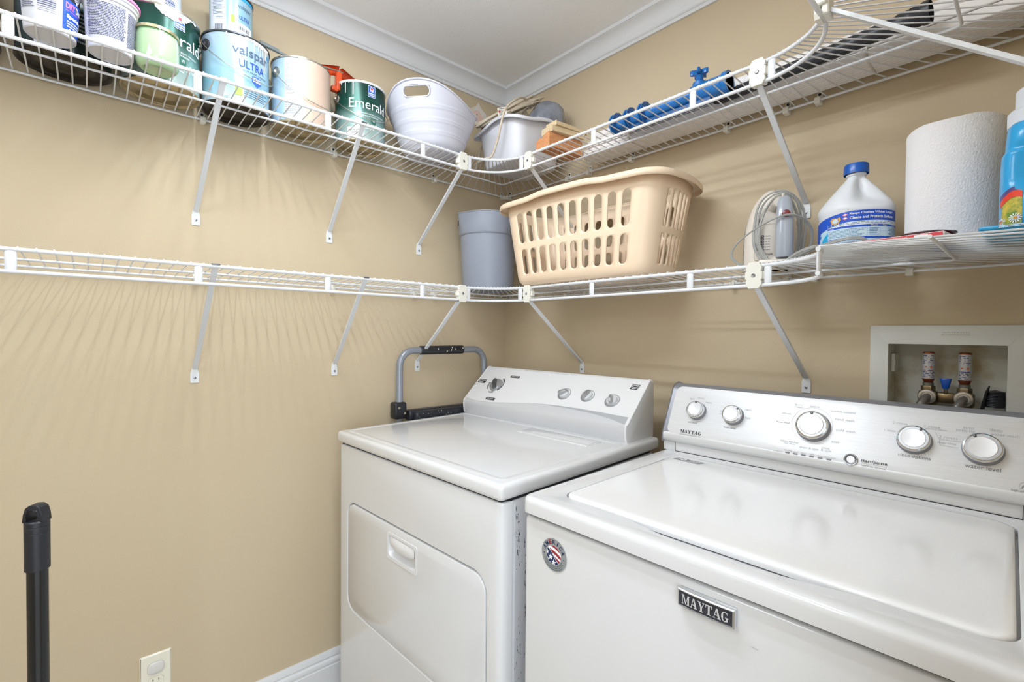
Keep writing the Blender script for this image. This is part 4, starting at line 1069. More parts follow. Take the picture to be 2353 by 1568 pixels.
g.add([ft_pt(2 * pi * i / NA, 0) for i in range(NA)], [tuple(range(NA))])
b = g.build('body', M_WT, ft, ang=70); md = b.modifiers.new('s', 'SOLIDIFY'); md.thickness = .0028; md.offset = -1
G().tube([ft_pt(2 * pi * i / NA, 1, .0005) for i in range(NA)], .0032, 8, closed=True).build('rim', M_WT, ft, ang=70)
for s in (0, pi):
    P = []
    for k in range(44):
        t = 2 * pi * k / 44; cu = .032 if cos(t) > 0 else -.032; u = cu + .0155 * cos(t); v = .0155 * sin(t)
        a = th0 + s + u / .158; z = hz_c + v; P.append(ft_pt(a, z / ft_H(a)))
    G().tube(P, .0026, 8, closed=True).build('handle_rim', M_WT, ft, ang=70)

# ------------------------------------------------------------------ white bin with cord and bags
BX, BY, BR = .285, -.178, radians(-3)
bn = thing('plastic_bin', 'small white plastic bin with wavy rim in the upper shelf corner', 'bin', (BX, BY, US), BR)
M_WB = mat('white_bin_plastic', '#DCDCE2', .3, coat=.2, sss=.05)
def rr_pt(a, hx, hy, r):
    """rounded rectangle point for angle-like parameter 0..1"""
    P = rr_pt.c.get((hx, hy, r))
    if P is None:
        P = rrect(-hx, hx, -hy, hy, r, 10); L = [0]
        for i in range(len(P)): L.append(L[-1] + math.dist(P[i], P[(i + 1) % len(P)]))
        rr_pt.c[(hx, hy, r)] = (P, L); P = (P, L)
    P, L = P; s = (a % 1) * L[-1]; i = 0
    while L[i + 1] < s: i += 1
    t = (s - L[i]) / (L[i + 1] - L[i]); A, B = P[i], P[(i + 1) % len(P)]
    return A[0] + (B[0] - A[0]) * t, A[1] + (B[1] - A[1]) * t
rr_pt.c = {}
def bin_rim(a):   # rim height ripples: raised grips in the middle of each side
    return .142 + .010 * cos(4 * 2 * pi * (a + .125 - .06))
NB = 120; rows = []
for t, e in ((0, -.006), (.012, -.001), (.05, 0), (.3, 0), (.6, 0), (.9, 0), (1, 0)):
    row = []
    for i in range(NB):
        a = i / NB; x, y = rr_pt(a, .104 + .018 * t + e, .104 + .016 * t + e, .045); row.append((x, y, t * bin_rim(a)))
    rows.append(row)
g = G(); g.add([rows[0][i] for i in range(NB)], [tuple(range(NB))]); g.grid(rows, closed=True)
b = g.build('body', M_WB, bn, ang=60); md = b.modifiers.new('s', 'SOLIDIFY'); md.thickness = .0022; md.offset = -1
rows = []
for e, dz in ((-.002, -.001), (.004, .0015), (.014, .000), (.0175, -.004), (.0180, -.014)):
    rows.append([(lambda p, a: (p[0], p[1], bin_rim(a) + dz))(rr_pt(i / NB, .122 + e, .120 + e, .045), i / NB) for i in range(NB)])
g = G(); g.grid(rows, closed=True); b = g.build('rim', M_WB, bn, ang=60); md = b.modifiers.new('s', 'SOLIDIFY'); md.thickness = .0016
bz = US + .142
def crumple(name, label, cat, loc, sx, sy, sz, m, seed, rz=0, n=3, amp=.18):
    bm = bmesh.new(); bmesh.ops.create_icosphere(bm, subdivisions=n, radius=1); rnd = random.Random(seed)
    ks = [(Vector((rnd.gauss(0, 1), rnd.gauss(0, 1), rnd.gauss(0, 1))).normalized(), rnd.uniform(2, 6), rnd.random() * 6) for _ in range(9)]
    for v in bm.verts:
        d = sum(abs(sin(kk.dot(v.co) * fq + ph)) for kk, fq, ph in ks) / 9
        v.co = v.co * (1 - amp + 2 * amp * (1 - d)); v.co = Vector((v.co.x * sx, v.co.y * sy, v.co.z * sz))
    me = bpy.data.meshes.new(name); bm.to_mesh(me); bm.free(); me.materials.append(m)
    me.polygons.foreach_set('use_smooth', [True] * len(me.polygons)); me.set_sharp_from_angle(angle=radians(22))
    o = bpy.data.objects.new(name, me); COL.objects.link(o); o.location = loc; o.rotation_euler = (0, 0, rz); return tag(o, label, cat)
M_GBAG = mat('grey_film', '#6E727C', .22, coat=.5, var=(16, '#8B8E95', .4, .7)); M_CLEAR = mat('clear_film', '#CFCAC0', .15, trans=.75, alpha=.75, ior=1.2)
crumple('plastic_bag', 'crumpled dark grey plastic bag stuffed in the white bin', 'bag', (.342, -.097, US + .186), .076, .064, .076, M_GBAG, 5, .3, 4, .16)
crumple('clear_packet', 'clear plastic packet sticking up at the back of the white bin', 'packet', (.222, -.103, US + .195), .032, .016, .080, M_CLEAR, 8, .6, 3, .14)
# scraper with a wooden handle in a plastic bag
br = thing('paint_brush', 'wooden brush handle in a clear plastic sleeve leaning out of the bin', 'brush', (.166, -.240, US + .150), 0)
q = Vector((-.030, -.032, .083)).to_track_quat('Z', 'Y').to_matrix().to_4x4()
_x = q.to_3x3() @ Vector((1, 0, 0)); _y = q.to_3x3() @ Vector((0, 1, 0)); _c = Vector((CX - .18, CY + .22, -.6))
QB = math.atan2(_c.dot(_y), _c.dot(_x)) + pi / 2
g = G(); pr = [(-.0105, 0), (.0105, 0), (.0095, .045), (.0115, .085), (.010, .098), (.005, .104), (-.005, .104), (-.010, .098), (-.0115, .085), (-.0095, .045)]
g.prism([(a * 1.15, b) for a, b in pr], -.005, .005, lambda u, v, w: tuple(Matrix.Rotation(QB, 3, 'Z') @ Vector((u, w, v)))).xf(q)
g.build('handle', mat('beech_wood', '#B98B6B', .45, var=(30, '#A87653', .3, .7)), br, bevel=.003, seg=2)
g = G(); g.lathe([(.003, -.002), (.003, .002)], 10).xf(q @ Matrix.Rotation(QB, 4, 'Z') @ Matrix.Translation((0, -.0052, .088)) @ Matrix.Rotation(pi / 2, 4, 'X')); g.build('hang_hole', M_DARK, br)
g = G(); rnd = random.Random(4); rows = []
for j in range(10):
    z = -.03 + .152 * j / 9; wd = .026 + .006 * sin(j * 1.3) + (.004 if j > 7 else 0)
    rows.append([tuple(q @ (Matrix.Rotation(QB, 3, 'Z') @ Vector((wd * cos(a), .010 * sin(a) + .003 * sin(j + 3 * a), z + (.006 * sin(a * 2 + 1) if j == 9 else 0))))) for a in [2 * pi * k / 20 for k in range(20)]])
g.grid(rows, closed=True); g.build('plastic_sleeve', mat('clear_sleeve', '#E8E8EA', .2, trans=.7, alpha=.55, ior=1.15), br, ang=30)
# extension cord: coil laid over the bin and a loose loop hanging to the shelf
M_CORD = mat('beige_cord', '#CDBFA9', .5)
cd = thing('extension_cord', 'beige extension cord coiled over the white bin, one loop hanging down', 'cord', (BX, BY, US), 0)
rnd = random.Random(11)
for i in range(9):
    P = []; rx = .090 + .004 * i - (.012 if i % 2 else 0); tl = .020 + .012 * rnd.random()
    for k in range(40):
        a = 2 * pi * k / 40
        x = -.056 + rx * .60 * cos(a) + .030 * sin(a) + .004 * rnd.random(); y = -.022 + rx * .86 * cos(a) - .030 * sin(a) + .0035 * (i - 4)
        z = .212 + .056 * cos(a) - .014 * sin(a) + .004 * sin(a + i) + .0065 * (i % 3) + tl * .4
        P.append((x, y, z))
    G().tube(P, .0037, 8, closed=True).build('coil_turn', M_CORD, cd, ang=80)
def spline(P, n=8):
    R = []; P = [Vector(p) for p in P]; Q = [P[0]] + P + [P[-1]]
    for i in range(1, len(Q) - 2):
        for k in range(n):
            t = k / n; a, b, c, d = Q[i - 1], Q[i], Q[i + 1], Q[i + 2]
            R.append(.5 * ((2 * b) + (c - a) * t + (2 * a - 5 * b + 4 * c - d) * t * t + (3 * b - a - 3 * c + d) * t ** 3))
    R.append(P[-1]); return R
G().tube(spline([(-.010, .060, .255), (.020, .0, .262), (.050, -.07, .225), (.066, -.134, .165), (.060, -.148, .110), (.038, -.146, .060), (.012, -.150, .014), (-.02, -.165, .006), (-.085, -.150, .006), (-.13, -.11, .010), (-.150, -.08, .08), (-.148, -.06, .125), (-.12, -.03, .162), (-.06, .0, .225)]), .0040, 8).build('loose_loop', M_CORD, cd, ang=80)
G().tube(spline([(-.03, .02, .225), (-.010, .060, .268), (.012, .055, .262), (.018, .0, .235), (.0, -.05, .205)]), .0040, 8).build('top_loop', M_CORD, cd, ang=80)
g = G(); tm = Matrix.Translation((.008, -.098, .184)) @ Matrix.Rotation(az_to_cam(BX, BY) + pi / 2, 4, 'Z') @ Matrix.Rotation(radians(-8), 4, 'Y')
g.box(-.016, .016, -.0006, .0006, -.022, .018); g.xf(tm); g.build('paper_tag', mat('tag_paper', '#E9E4D6', .6), cd)
g = G(); tf = lambda u, v, w=0.0: tuple(tm @ Vector((u, -.0012, v))); fineprint(g, tf, -.012, .013, -.018, .010, 7, 4, th=.4); text(g, 'WARNING', tf, 0, .0135, .022, h=.004, bold=.03); g.build('tag_print', M_INK, cd)
g = G(); g.add([tuple(tm @ Vector((-.010 + .004 * cos(2 * pi * k / 16), -.0015, .004 + .004 * sin(2 * pi * k / 16)))) for k in range(16)], [tuple(range(16))]); g.build('tag_red_mark', mat('tag_red', '#B8484A', .6), cd)

# ------------------------------------------------------------------ wood off-cuts
def wood(name, label, loc, rz, prof, L, m, group='wood off-cuts on the upper shelf'):
    g = G(); n = len(prof)
    g.add([(a, 0, b) for a, b in prof] + [(a, L, b) for a, b in prof], [(i, (i + 1) % n, n + (i + 1) % n, n + i) for i in range(n)] + [tuple(range(n)), tuple(range(2 * n - 1, n - 1, -1))])
    o = g.build(name, m, ang=25, bevel=.0012, seg=1); o.location = loc; o.rotation_euler = (0, 0, rz); return tag(o, label, 'wood block', group)
M_OW = mat('orange_cedar', '#D79A66', .6, var=(120, '#C07E55', .35, .7, (1, .3, 1)), bump=(90, .3, .001))
M_PW = mat('pine', '#E0CBA8', .6, var=(40, '#CDB58C', .3, .75, (1, .15, 2)))
wood('wood_block', 'orange-brown wood block with notched end, lowest of the off-cuts', (.464, -.272, US), radians(-4), [(0, 0), (.064, 0), (.064, .047), (.040, .040), (.030, .030), (.018, .036), (0, .026)], .150, M_OW)
wood('wood_block', 'thick pale pine block lying on the orange-brown block', (.480, -.262, US + .0475), radians(-9), [(0, 0), (.058, 0), (.058, .018), (0, .018)], .135, M_PW)
wood('wood_block', 'thin pale pine strip on top of the other off-cuts', (.497, -.258, US + .0660), radians(-6), [(0, 0), (.050, 0), (.050, .012), (0, .012)], .140, M_PW)

# ------------------------------------------------------------------ blinds, black wand and blue plastic pipe on the upper shelf
bl = thing('window_blinds', 'long bundle of white blind slats lying along the back wall', 'blinds', (0, 0, US), 0)
M_BL = mat('white_vinyl_slat', '#F2EEEC', .35, sss=.04)
rnd = random.Random(6)
for i in range(9):
    y0 = -.022 - i * .0103
    for l in range(2):
        g = G(); x0 = .50 + rnd.uniform(0, .05) + .02 * l; g.rbox(x0, 1.615, y0 - .0094, y0, .0006 + l * .024, .0225 + l * .024, .003, 2)
        g.build('slat', M_BL, bl, ang=50)
g = G(); g.rbox(.56, 1.612, -.104, -.030, .0490, .078, .012, 3); g.build('head_rail', M_BL, bl, ang=50)
g = G()
for x in (.72, 1.02, 1.33): g.rbox(x, x + .004, -.117, -.018, -.0004, .050, .0005, 1)
g.build('ladder_tape', mat('tape_offwhite', '#D9D2C8', .6), bl)
G().tube(spline([(.74, -.118, .010), (.70, -.132, .004), (.66, -.125, .004), (.60, -.120, .006), (.56, -.118, .004)]), .0016, 6).build('lift_cord', mat('white_cord', '#EDEBE6', .6), bl, ang=80)
bw = thing('crevice_tool', 'long black vacuum crevice tube lying diagonally on the white blinds', 'tube', (1.022, -.140, US + .016), 0)
d = Vector((1.446 - 1.022, -.172 + .140, .006)); L = d.length; qm = d.to_track_quat('Z', 'Y').to_matrix().to_4x4()
M_BLK = mat('black_plastic', '#26272C', .38)
g = G(); rows = []
for z, rx, ry in ((0, .009, .013), (.004, .010, .0145), (.10, .0125, .0155), (.30, .0150, .0160), (L - .055, .0165, .0165), (L - .05, .0185, .0185), (L - .016, .0190, .0190), (L - .012, .0215, .0215), (L, .0215, .0215)):
    rows.append([tuple(qm @ Vector((rx * cos(a), ry * sin(a), z + (.02 * cos(a) if z < .01 else 0)))) for a in [2 * pi * k / 28 for k in range(28)]])
g.grid(rows, closed=True); g.f.append(tuple(range(28)))
g.build('tube', M_BLK, bw, ang=35)
g = G(); g.lathe([(.0195, 0), (.0195, -.03)], 28, caps=False); g.lathe([(.0001, -.03), (.0195, -.03)], 28, caps=False); g.xf(qm @ Matrix.Translation((0, 0, L))); g.build('bore', M_DARK, bw)
M_BLUE = mat('blue_plastic', '#1D73BE', .3, coat=.3, var=(6, '#1B66AB', .3, .7)); M_BLUED = mat('dark_blue_plastic', '#24558C', .4)
bp = thing('plastic_pipe', 'bright blue plastic pipe with ribbed end and star knob', 'pipe', (.705, -.172, US + .0350), radians(0))
rx_ = Matrix.Rotation(pi / 2, 4, 'Y')
def lx(prof, n=28): g = G(); g.lathe(prof, n); return g.xf(rx_)
lx([(.0205, .10), (.0205, .27), (.024, .272), (.0255, .28), (.0255, .36), (.030, .365), (.030, .378), (.026, .378)]).build('pipe_body', M_BLUE, bp, ang=40)
lx([(.022, .002), (.0215, .10)]).build('pipe_core', M_BLUE, bp)
for x in (.0, .052, .104):
    g = lx([(.0245, x), (.0345, x + .003), (.0345, x + .008), (.0245, x + .012)], 10); g.build('rib', M_BLUE, bp, ang=25)
    g = G(); g.lathe([(.0001, x + .016), (.036, x + .017), (.036, x + .021), (.022, x + .024)], 12).xf(rx_); g.build('rib_disc', M_BLUED, bp, ang=25)
g = G(); g.rbox(.06, .33, -.012, .012, -.036, -.022, .003, 2); g.build('keel', M_BLUED, bp)
g = G(); g.lathe([(.0001, .378), (.024, .378)], 28, caps=False).xf(rx_); g.build('pipe_bore', mat('blue_bore', '#123E86', .4), bp)
g = G(); g.lathe([(.019, .018), (.019, .028), (.012, .031), (.0105, .034)] + [(.0095 + .0012 * (k % 2), .034 + .0022 * k) for k in range(8)] + [(.0001, .052)], 24); g.xf(Matrix.Translation((.292, 0, 0))); g.build('threaded_stem', M_BLUE, bp, ang=40)
g = G(); P = []
for k in range(30):
    a = 2 * pi * k / 30; P.append(((.0165 + .0095 * cos(5 * a)) * cos(a), (.0165 + .0095 * cos(5 * a)) * sin(a)))
g.prism(P, .050, .064, lambda u, v, w: (u + .292, v, w)); g.build('star_knob', M_BLUE, bp, ang=40, bevel=.0015, seg=2)
g = G()
for k, s in enumerate((.9, 1.0, .95, 1.0, .9)): g.add([], []); g.lathe([(.0001, -.011), (.0115 * s, -.010), (.0125 * s, 0), (.0115 * s, .010), (.0001, .011)], 14); g.v[-70:] = [tuple(Matrix.Translation((.345 + .016 * k, .062, -.001)) @ (Matrix.Rotation(pi / 2, 4, 'X') @ Vector(p))) for p in g.v[-70:]]
g.build('ribbed_grip', M_BLUED, bp, ang=50)

for o_ in bp.children: o_.scale = (.94, .94, .94)

# ------------------------------------------------------------------ grey bucket
bk = thing('bucket', 'grey plastic bucket with pouring lip in the lower shelf corner', 'bucket', (.155, -.225, LS), 0)
M_BK = mat('grey_bucket_plastic', '#949AA8', .42, var=(5, '#8F95A2', .3, .7))
ac = az_to_cam(.155, -.225); sp_a = ac - radians(62)
def bfn(p, a):
    d = ((a - sp_a + pi) % (2 * pi)) - pi; k = math.exp(-(d / .16) ** 2) * max(0, min(1, (p[2] - .215) / .065)); r = math.hypot(p[0], p[1])
    s = (r + .012 * k) / r if r > .01 else 1; return (p[0] * s, p[1] * s, p[2])
g = G(); g.lathe([(.0001, .004), (.088, .004), (.0925, 0), (.097, .004), (.099, .02), (.1085, .205), (.1125, .2075), (.1145, .212), (.1150, .245), (.1160, .282), (.1185, .284), (.1185, .287), (.1155, .287), (.1115, .25), (.1050, .20), (.094, .01), (.0001, .010)], 72, fn=bfn, caps=False)
g.build('body', M_BK, bk, ang=40)
for s in (0, pi):
    g = G(); g.lathe([(.010, 0), (.010, .005), (.0001, .006)], 16).xf(Matrix.Rotation(ac - radians(88) + s, 4, 'Z') @ Matrix.Translation((.113, 0, .262)) @ Matrix.Rotation(pi / 2, 4, 'Y')); g.build('handle_lug', M_DARK, bk)

# ------------------------------------------------------------------ laundry basket
lbk = thing('laundry_basket', 'tan plastic laundry basket with slotted sides on the lower shelf', 'basket', (.634, -.184, LS - .001), radians(3.5))
M_BAS = mat('tan_basket_plastic', '#F0D8BC', .36, sss=.12, coat=.1)
BH = .268
def bdim(z):
    q = max(0.0, z) / BH
    return .246 + .046 * q, .106 + .022 * q, .050 + .012 * q
def bpt(side, u, z, off=0.0):
    """side 0 front(-y) 1 right 2 back 3 left, u in -1..1 between the corner tangents; corners: side+.5, u 0..1"""
    hx, hy, r = bdim(z); hx += off; hy += off; r += off
    s = side % 4; k = int(s)
    C = [(hx - r, -hy + r), (hx - r, hy - r), (-hx + r, hy - r), (-hx + r, -hy + r)]
    if s == k:
        if k == 0: p = (u * (hx - r), -hy - .010 * (1 - u * u))
        elif k == 1: p = (hx + .008 * (1 - u * u), u * (hy - r))
        elif k == 2: p = (-u * (hx - r), hy + .010 * (1 - u * u))
        else: p = (-hx - .008 * (1 - u * u), -u * (hy - r))
    else:
        c = C[k]; a = radians(-90 + 90 * k + 90 * u); p = (c[0] + r * cos(a), c[1] + r * sin(a))
    return (p[0], p[1], z)
g = G()
def cell(side, u0, u1, z0, z1, hu, hz):
    """grid cell with an upright capsule slot"""
    n = 6; R = []
    for k in range(n): R.append((u0 + (u1 - u0) * k / n, z0))
    for k in range(n): R.append((u1, z0 + (z1 - z0) * k / n))
    for k in range(n): R.append((u1 - (u1 - u0) * k / n, z1))
    for k in range(n): R.append((u0, z1 - (z1 - z0) * k / n))
    cu, cz = (u0 + u1) / 2, (z0 + z1) / 2
    sc = hu  # half slot width in u
    wreal = abs(Vector(bpt(side, cu + hu, cz)) - Vector(bpt(side, cu, cz))) if False else (Vector(bpt(side, cu + hu, cz)) - Vector(bpt(side, cu, cz))).length
    Hh = hz - wreal
    I = []
    seq = []
    m = n
    for k in range(m): # bottom arc from 180+ to 360, sampled left->right
        a = pi + pi * (k + .0) / m; seq.append((cos(a), sin(a), -1))
    for k in range(m): seq.append((1, None, -1 + 2 * k / m))
    for k in range(m):
        a = pi * k / m; seq.append((cos(a), sin(a), 1))
    for k in range(m): seq.append((-1, None, 1 - 2 * k / m))
    for x, s, t in seq:
        z = cz + t * Hh + (s * wreal if s is not None else 0); I.append((cu + x * hu, z))
    # lip: small chamfer around the slot
    o = len(g.v)
    g.v += [bpt(side, a, b) for a, b in R]; g.v += [bpt(side, a, b) for a, b in I]
    N = len(R)
    for k in range(N): g.f.append((o + k, o + (k + 1) % N, o + N + (k + 1) % N, o + N + k))
ZR = [(.030, .120), (.132, .238)]
zs_all = [0.030]
def patch(side, u0, u1, z0, z1, nu, nz):
    g.grid([[bpt(side, u0 + (u1 - u0) * i / nu, z0 + (z1 - z0) * j / nz) for i in range(nu + 1)] for j in range(nz + 1)])
for side, ncol in ((0, 10), (1, 5), (2, 10), (3, 5)):
    for (z0, z1) in ZR:
        for c in range(ncol):
            u0 = -1 + 2 * c / ncol; u1 = u0 + 2 / ncol
            cell(side, u0, u1, z0, z1, (.285 if ncol == 10 else .27) * 2 / ncol, (z1 - z0) / 2 - .004)
        patch(side + .5, 0, 1, z0, z1, 6, 6)
    for z0, z1 in ((.120, .132), (.238, BH)):
        patch(side, -1, 1, z0, z1, ncol * 6, 1); patch(side + .5, 0, 1, z0, z1, 6, 1)
    # rounded foot and floor
    rows = []; rowsc = []
    for off, z in ((-.040, .0), (-.026, .0005), (-.014, .005), (-.005, .014), (0, .030)):
        zz = z
        f_ = lambda s, u: (lambda p: (p[0], p[1], zz))(bpt(s, u, .030 if z >= .03 else .03, off))
        rows.append([f_(side, -1 + 2 * i / (ncol * 6)) for i in range(ncol * 6 + 1)]); rowsc.append([f_(side + .5, i / 6) for i in range(7)])
    g.grid(rows); g.grid(rowsc)
g.add([(x, y, 0.0) for x, y in rrect(-.246 + .034, .246 - .034, -.106 + .030, .106 - .030, .02, 4)], [tuple(range(20))])
b = g.build('body', M_BAS, lbk, ang=60); md = b.modifiers.new('s', 'SOLIDIFY'); md.thickness = .0026; md.offset = 0
def rimz(p):   # grips rise in the middle of the long sides
    x = p[0]; k = 1 / (1 + math.exp(-(x + .115) / .012)) * (1 / (1 + math.exp((x - .115) / .012)))
    return .0075 * k
def per(off, z, n=26):
    R = []
    for s in range(4):
        R += [bpt(s, -1 + 2 * i / n, z, off) for i in range(n)] + [bpt(s + .5, i / 10, z, off) for i in range(10)]
    return R
rows = []
for off, dz in ((0, 0), (.003, .004), (.010, .0065), (.022, .0050), (.0275, .001), (.0285, -.006), (.0275, -.015)):
    rows.append([(p[0] * (1 + .0) + (.0), p[1], BH + dz + rimz(p)) for p in per(off, BH)])
g = G(); g.grid(rows, closed=True); b = g.build('rim', M_BAS, lbk, ang=60); md = b.modifiers.new('s', 'SOLIDIFY'); md.thickness = .0022
g = G()
g.grid([[(p[0], p[1], BH - .003 + rimz(p) * t) for p in per(.0, BH)] for t in (0, 1.2)], closed=True); g.build('rim_wall', M_BAS, lbk, ang=60)

# ------------------------------------------------------------------ steam iron
ir = thing('steam_iron', 'cream steam iron standing upright with grey handle and wrapped cord', 'iron', (1.148, -.125, LS), radians(22))
# local: soleplate in xz plane at y=+.03, handle towards -y
def iron_half(z, H=.203):
    t = max(0.0, min(1.0, z / H)); return .062 * (1 - t ** 3.4) ** .62 if t < 1 else 0.0
M_CREAM = mat('cream_appliance', '#ECE4D9', .3, coat=.3); M_IG = mat('blue_grey_handle', '#A7ADB7', .28, coat=.4)
def iron_layer(y, s, z0=0.0, H=.203, n=26):
    pts = []
    zz = [z0 + (H - z0) * (1 - (1 - k / n) ** 1.6) for k in range(n + 1)]
    L = [(-iron_half(z, H) * s, y, z) for z in zz]; Rr = [(iron_half(z, H) * s, y, z) for z in reversed(zz[:-1])]
    return L + Rr
def loft(layers, cap0=True, cap1=True):
    g = G(); n = len(layers[0]); g.grid(layers, closed=True)
    if cap0: g.f.append(tuple(range(n)))
    if cap1: g.f.append(tuple(range((len(layers) - 1) * n, len(layers) * n)))
    return g
loft([iron_layer(.040, .94), iron_layer(.040, 1.0), iron_layer(.033, 1.02), iron_layer(.0325, .97)]).build('soleplate', mat('dark_soleplate', '#6A6662', .3, .7), ir, ang=40)
loft([iron_layer(.033, .985), iron_layer(.020, .985), iron_layer(.010, .93, 0, .199), iron_layer(-.004, .80, 0, .190), iron_layer(-.012, .72, .002, .182), iron_layer(-.0145, .66, .004, .175)]).build('body', M_CREAM, ir, ang=50)
g = G(); g.rbox(-.040, .044, -.055, .036, -.0, .014, .006, 2); g.rbox(-.030, .046, -.085, -.035, .0, .016, .006, 2); g.build('heel', M_CREAM, ir, ang=40)
g = G(); g.rbox(-.038, .010, -.0185, -.010, .022, .112, .006, 2); g.build('control_panel', M_CREAM, ir, ang=40)
# handle bar with end posts
HB = Matrix.Translation((.024, -.072, 0))
g = G(); rows = []
for z, wx, wy in ((.020, .017, .013), (.024, .0185, .0145), (.07, .0185, .0145), (.11, .0175, .0145), (.135, .0165, .0145), (.150, .0150, .0135), (.160, .0115, .0110), (.1655, .0060, .006)):
    dy = .0 if z < .11 else (z - .11) * .25
    rows.append([(.024 + wx * abs(cos(a)) ** .75 * (1 if cos(a) > 0 else -1), -.072 + dy + wy * abs(sin(a)) ** .75 * (1 if sin(a) > 0 else -1), z) for a in [2 * pi * k / 28 for k in range(28)]])
g = loft(rows); g.build('handle', M_IG, ir, ang=40)
G().tube([(.014, -.060, .152), (.006, -.035, .158), (.0, -.010, .152)], [.011, .0105, .012], 14).build('front_post', M_CREAM, ir, ang=60)
G().tube([(.020, -.064, .018), (.008, -.035, .014), (.0, -.012, .020)], [.013, .013, .015], 14).build('rear_post', M_CREAM, ir, ang=60)
g = G(); g.rbox(-.007, .018, -.030, -.008, .146, .166, .006, 2); g.build('spray_nozzle', M_IG, ir, ang=40)
G().tube([(.021, -.062, .163), (.0205, -.066, .170)], .0032, 10).build('steam_button', M_CREAM, ir)
g = G(); g.lathe([(.0085, 0), (.0085, .002), (.006, .0035), (.0001, .004)], 24).xf(Matrix.Translation((.026, -.0862, .118)) @ Matrix.Rotation(pi / 2, 4, 'X')); g.build('red_button', mat('maroon_button', '#7D3036', .3, coat=.4), ir, ang=40)
PF = lambda u, v, w=0.0: (u, -.0188 - w, v)
g = G(); g.prism(rrect(-.0335, -.0300, .034, .082, .0017, 4), None, .0003, PF); g.build('slider_slot', mat('taupe_slot', '#8E8076', .5), ir); g = G(); g.prism(rrect(-.036, -.022, .112 + .006, .120 + .006, .003, 4), None, -.003, PF); g.build('lever_slot', MATS['taupe_slot'], ir)
g = G(); g.lathe([(.0062, 0), (.0062, .0035), (.005, .0045), (.0001, .0045)], 18).xf(Matrix.Translation((-.0317, -.0188, .060)) @ Matrix.Rotation(pi / 2, 4, 'X')); g.build('slider_knob', M_IG, ir, ang=40)
g = G()
for i in range(6): quad(g, PF, -.0235, -.0165, .046 + i * .0066, .0515 + i * .0066, .0003)
g.build('setting_squares', mat('plum_ink', '#3D2A44', .5), ir)
g = G()
for i in range(6): text(g, str(6 - i) if False else str(i + 1), PF, -.0200, .0488 + i * .0066, .0022, h=.0038, wofs=.0006)
g.build('setting_numbers', M_INKW, ir)
g = G()
for i in range(6): text(g, ('LINEN', 'COTTON', 'WOOL', 'SILK', 'NYLON', 'STEAM')[i], PF, -.0090, .0488 + i * .0066, .012, h=.0028, wofs=.0003)
text(g, 'Simple', PF, -.006, .037, .018, h=.0075, slant=.3, wofs=.0003); text(g, 'II', PF, -.006, .028, .004, wofs=.0003)
for i in range(8): quad(g, lambda u, v, w=0: (u, -.004, v), .0430, .0480, .048 + i * .0058, .0488 + i * .0058)
g.build('plum_lettering', MATS['plum_ink'], ir)
g = G(); sf = lambda u, v, w=0.0: (-.0455 + .010 * (u) / .05 * 0 - v, .0005, .068 + u)
text(g, 'Sunbeam  Steam', sf, 0, .0, .062, h=.006, slant=.3); g.build('red_script', mat('dusty_red_ink', '#B0606A', .6), ir)
# cord wrapped round iron
cdi = thing('appliance_cord', 'grey twin cord wound around the standing iron and trailing over the shelf', 'cord', (1.148, -.125, LS), radians(22))
M_GC = mat('grey_cord', '#A3A39F', .4)
loops = [
    [(-.010, -.050, .008), (-.030, -.040, .05), (-.034, -.030, .10), (-.024, -.030, .15), (.0, -.048, .172), (.024, -.055, .172), (.050, -.045, .150), (.060, -.030, .10), (.058, -.030, .05), (.050, -.040, .012)],
    [(-.018, -.050, .008), (-.038, -.040, .05), (-.040, -.028, .10), (-.030, -.030, .155), (-.004, -.046, .178), (.028, -.052, .176), (.058, -.040, .145), (.068, -.030, .10), (.064, -.030, .05), (.056, -.040, .012)],
    [(-.004, -.052, .008), (-.026, -.042, .05), (-.029, -.034, .09), (-.018, -.035, .135), (.006, -.060, .166), (.030, -.060, .160), (.047, -.05, .13), (.054, -.04, .09), (.051, -.035, .04), (.046, -.040, .012)],
    [(-.060, -.045, .004), (-.088, -.040, .030), (-.078, -.050, .060), (-.030, -.078, .094), (.020, -.092, .112), (.052, -.080, .108), (.074, -.060, .090), (.080, -.045, .060), (.070, -.035, .020)],
]
for L in loops:
    for e in (0, .0030):
        G().tube(spline([(x + e * .8, y - e * .3, z + e * .5) for x, y, z in L], 8), .0019, 8).build('cord_turn', M_GC, cdi, ang=80)
for L in ([(.030, -.090, .006), (.060, -.110, .020), (.100, -.130, .034), (.140, -.150, .040), (.165, -.150, .034), (.168, -.145, .022), (.150, -.150, .012), (.11, -.14, .006)], [(.022, -.094, .004), (.050, -.118, .022), (.080, -.130, .030), (.105, -.130, .026), (.09, -.12, .012), (.06, -.10, .004)]):
    for e in (0, .003):
        G().tube(spline([(x, y + e * .5, z + e) for x, y, z in L], 8), .0021, 8).build('cord_end', M_GC, cdi, ang=80)

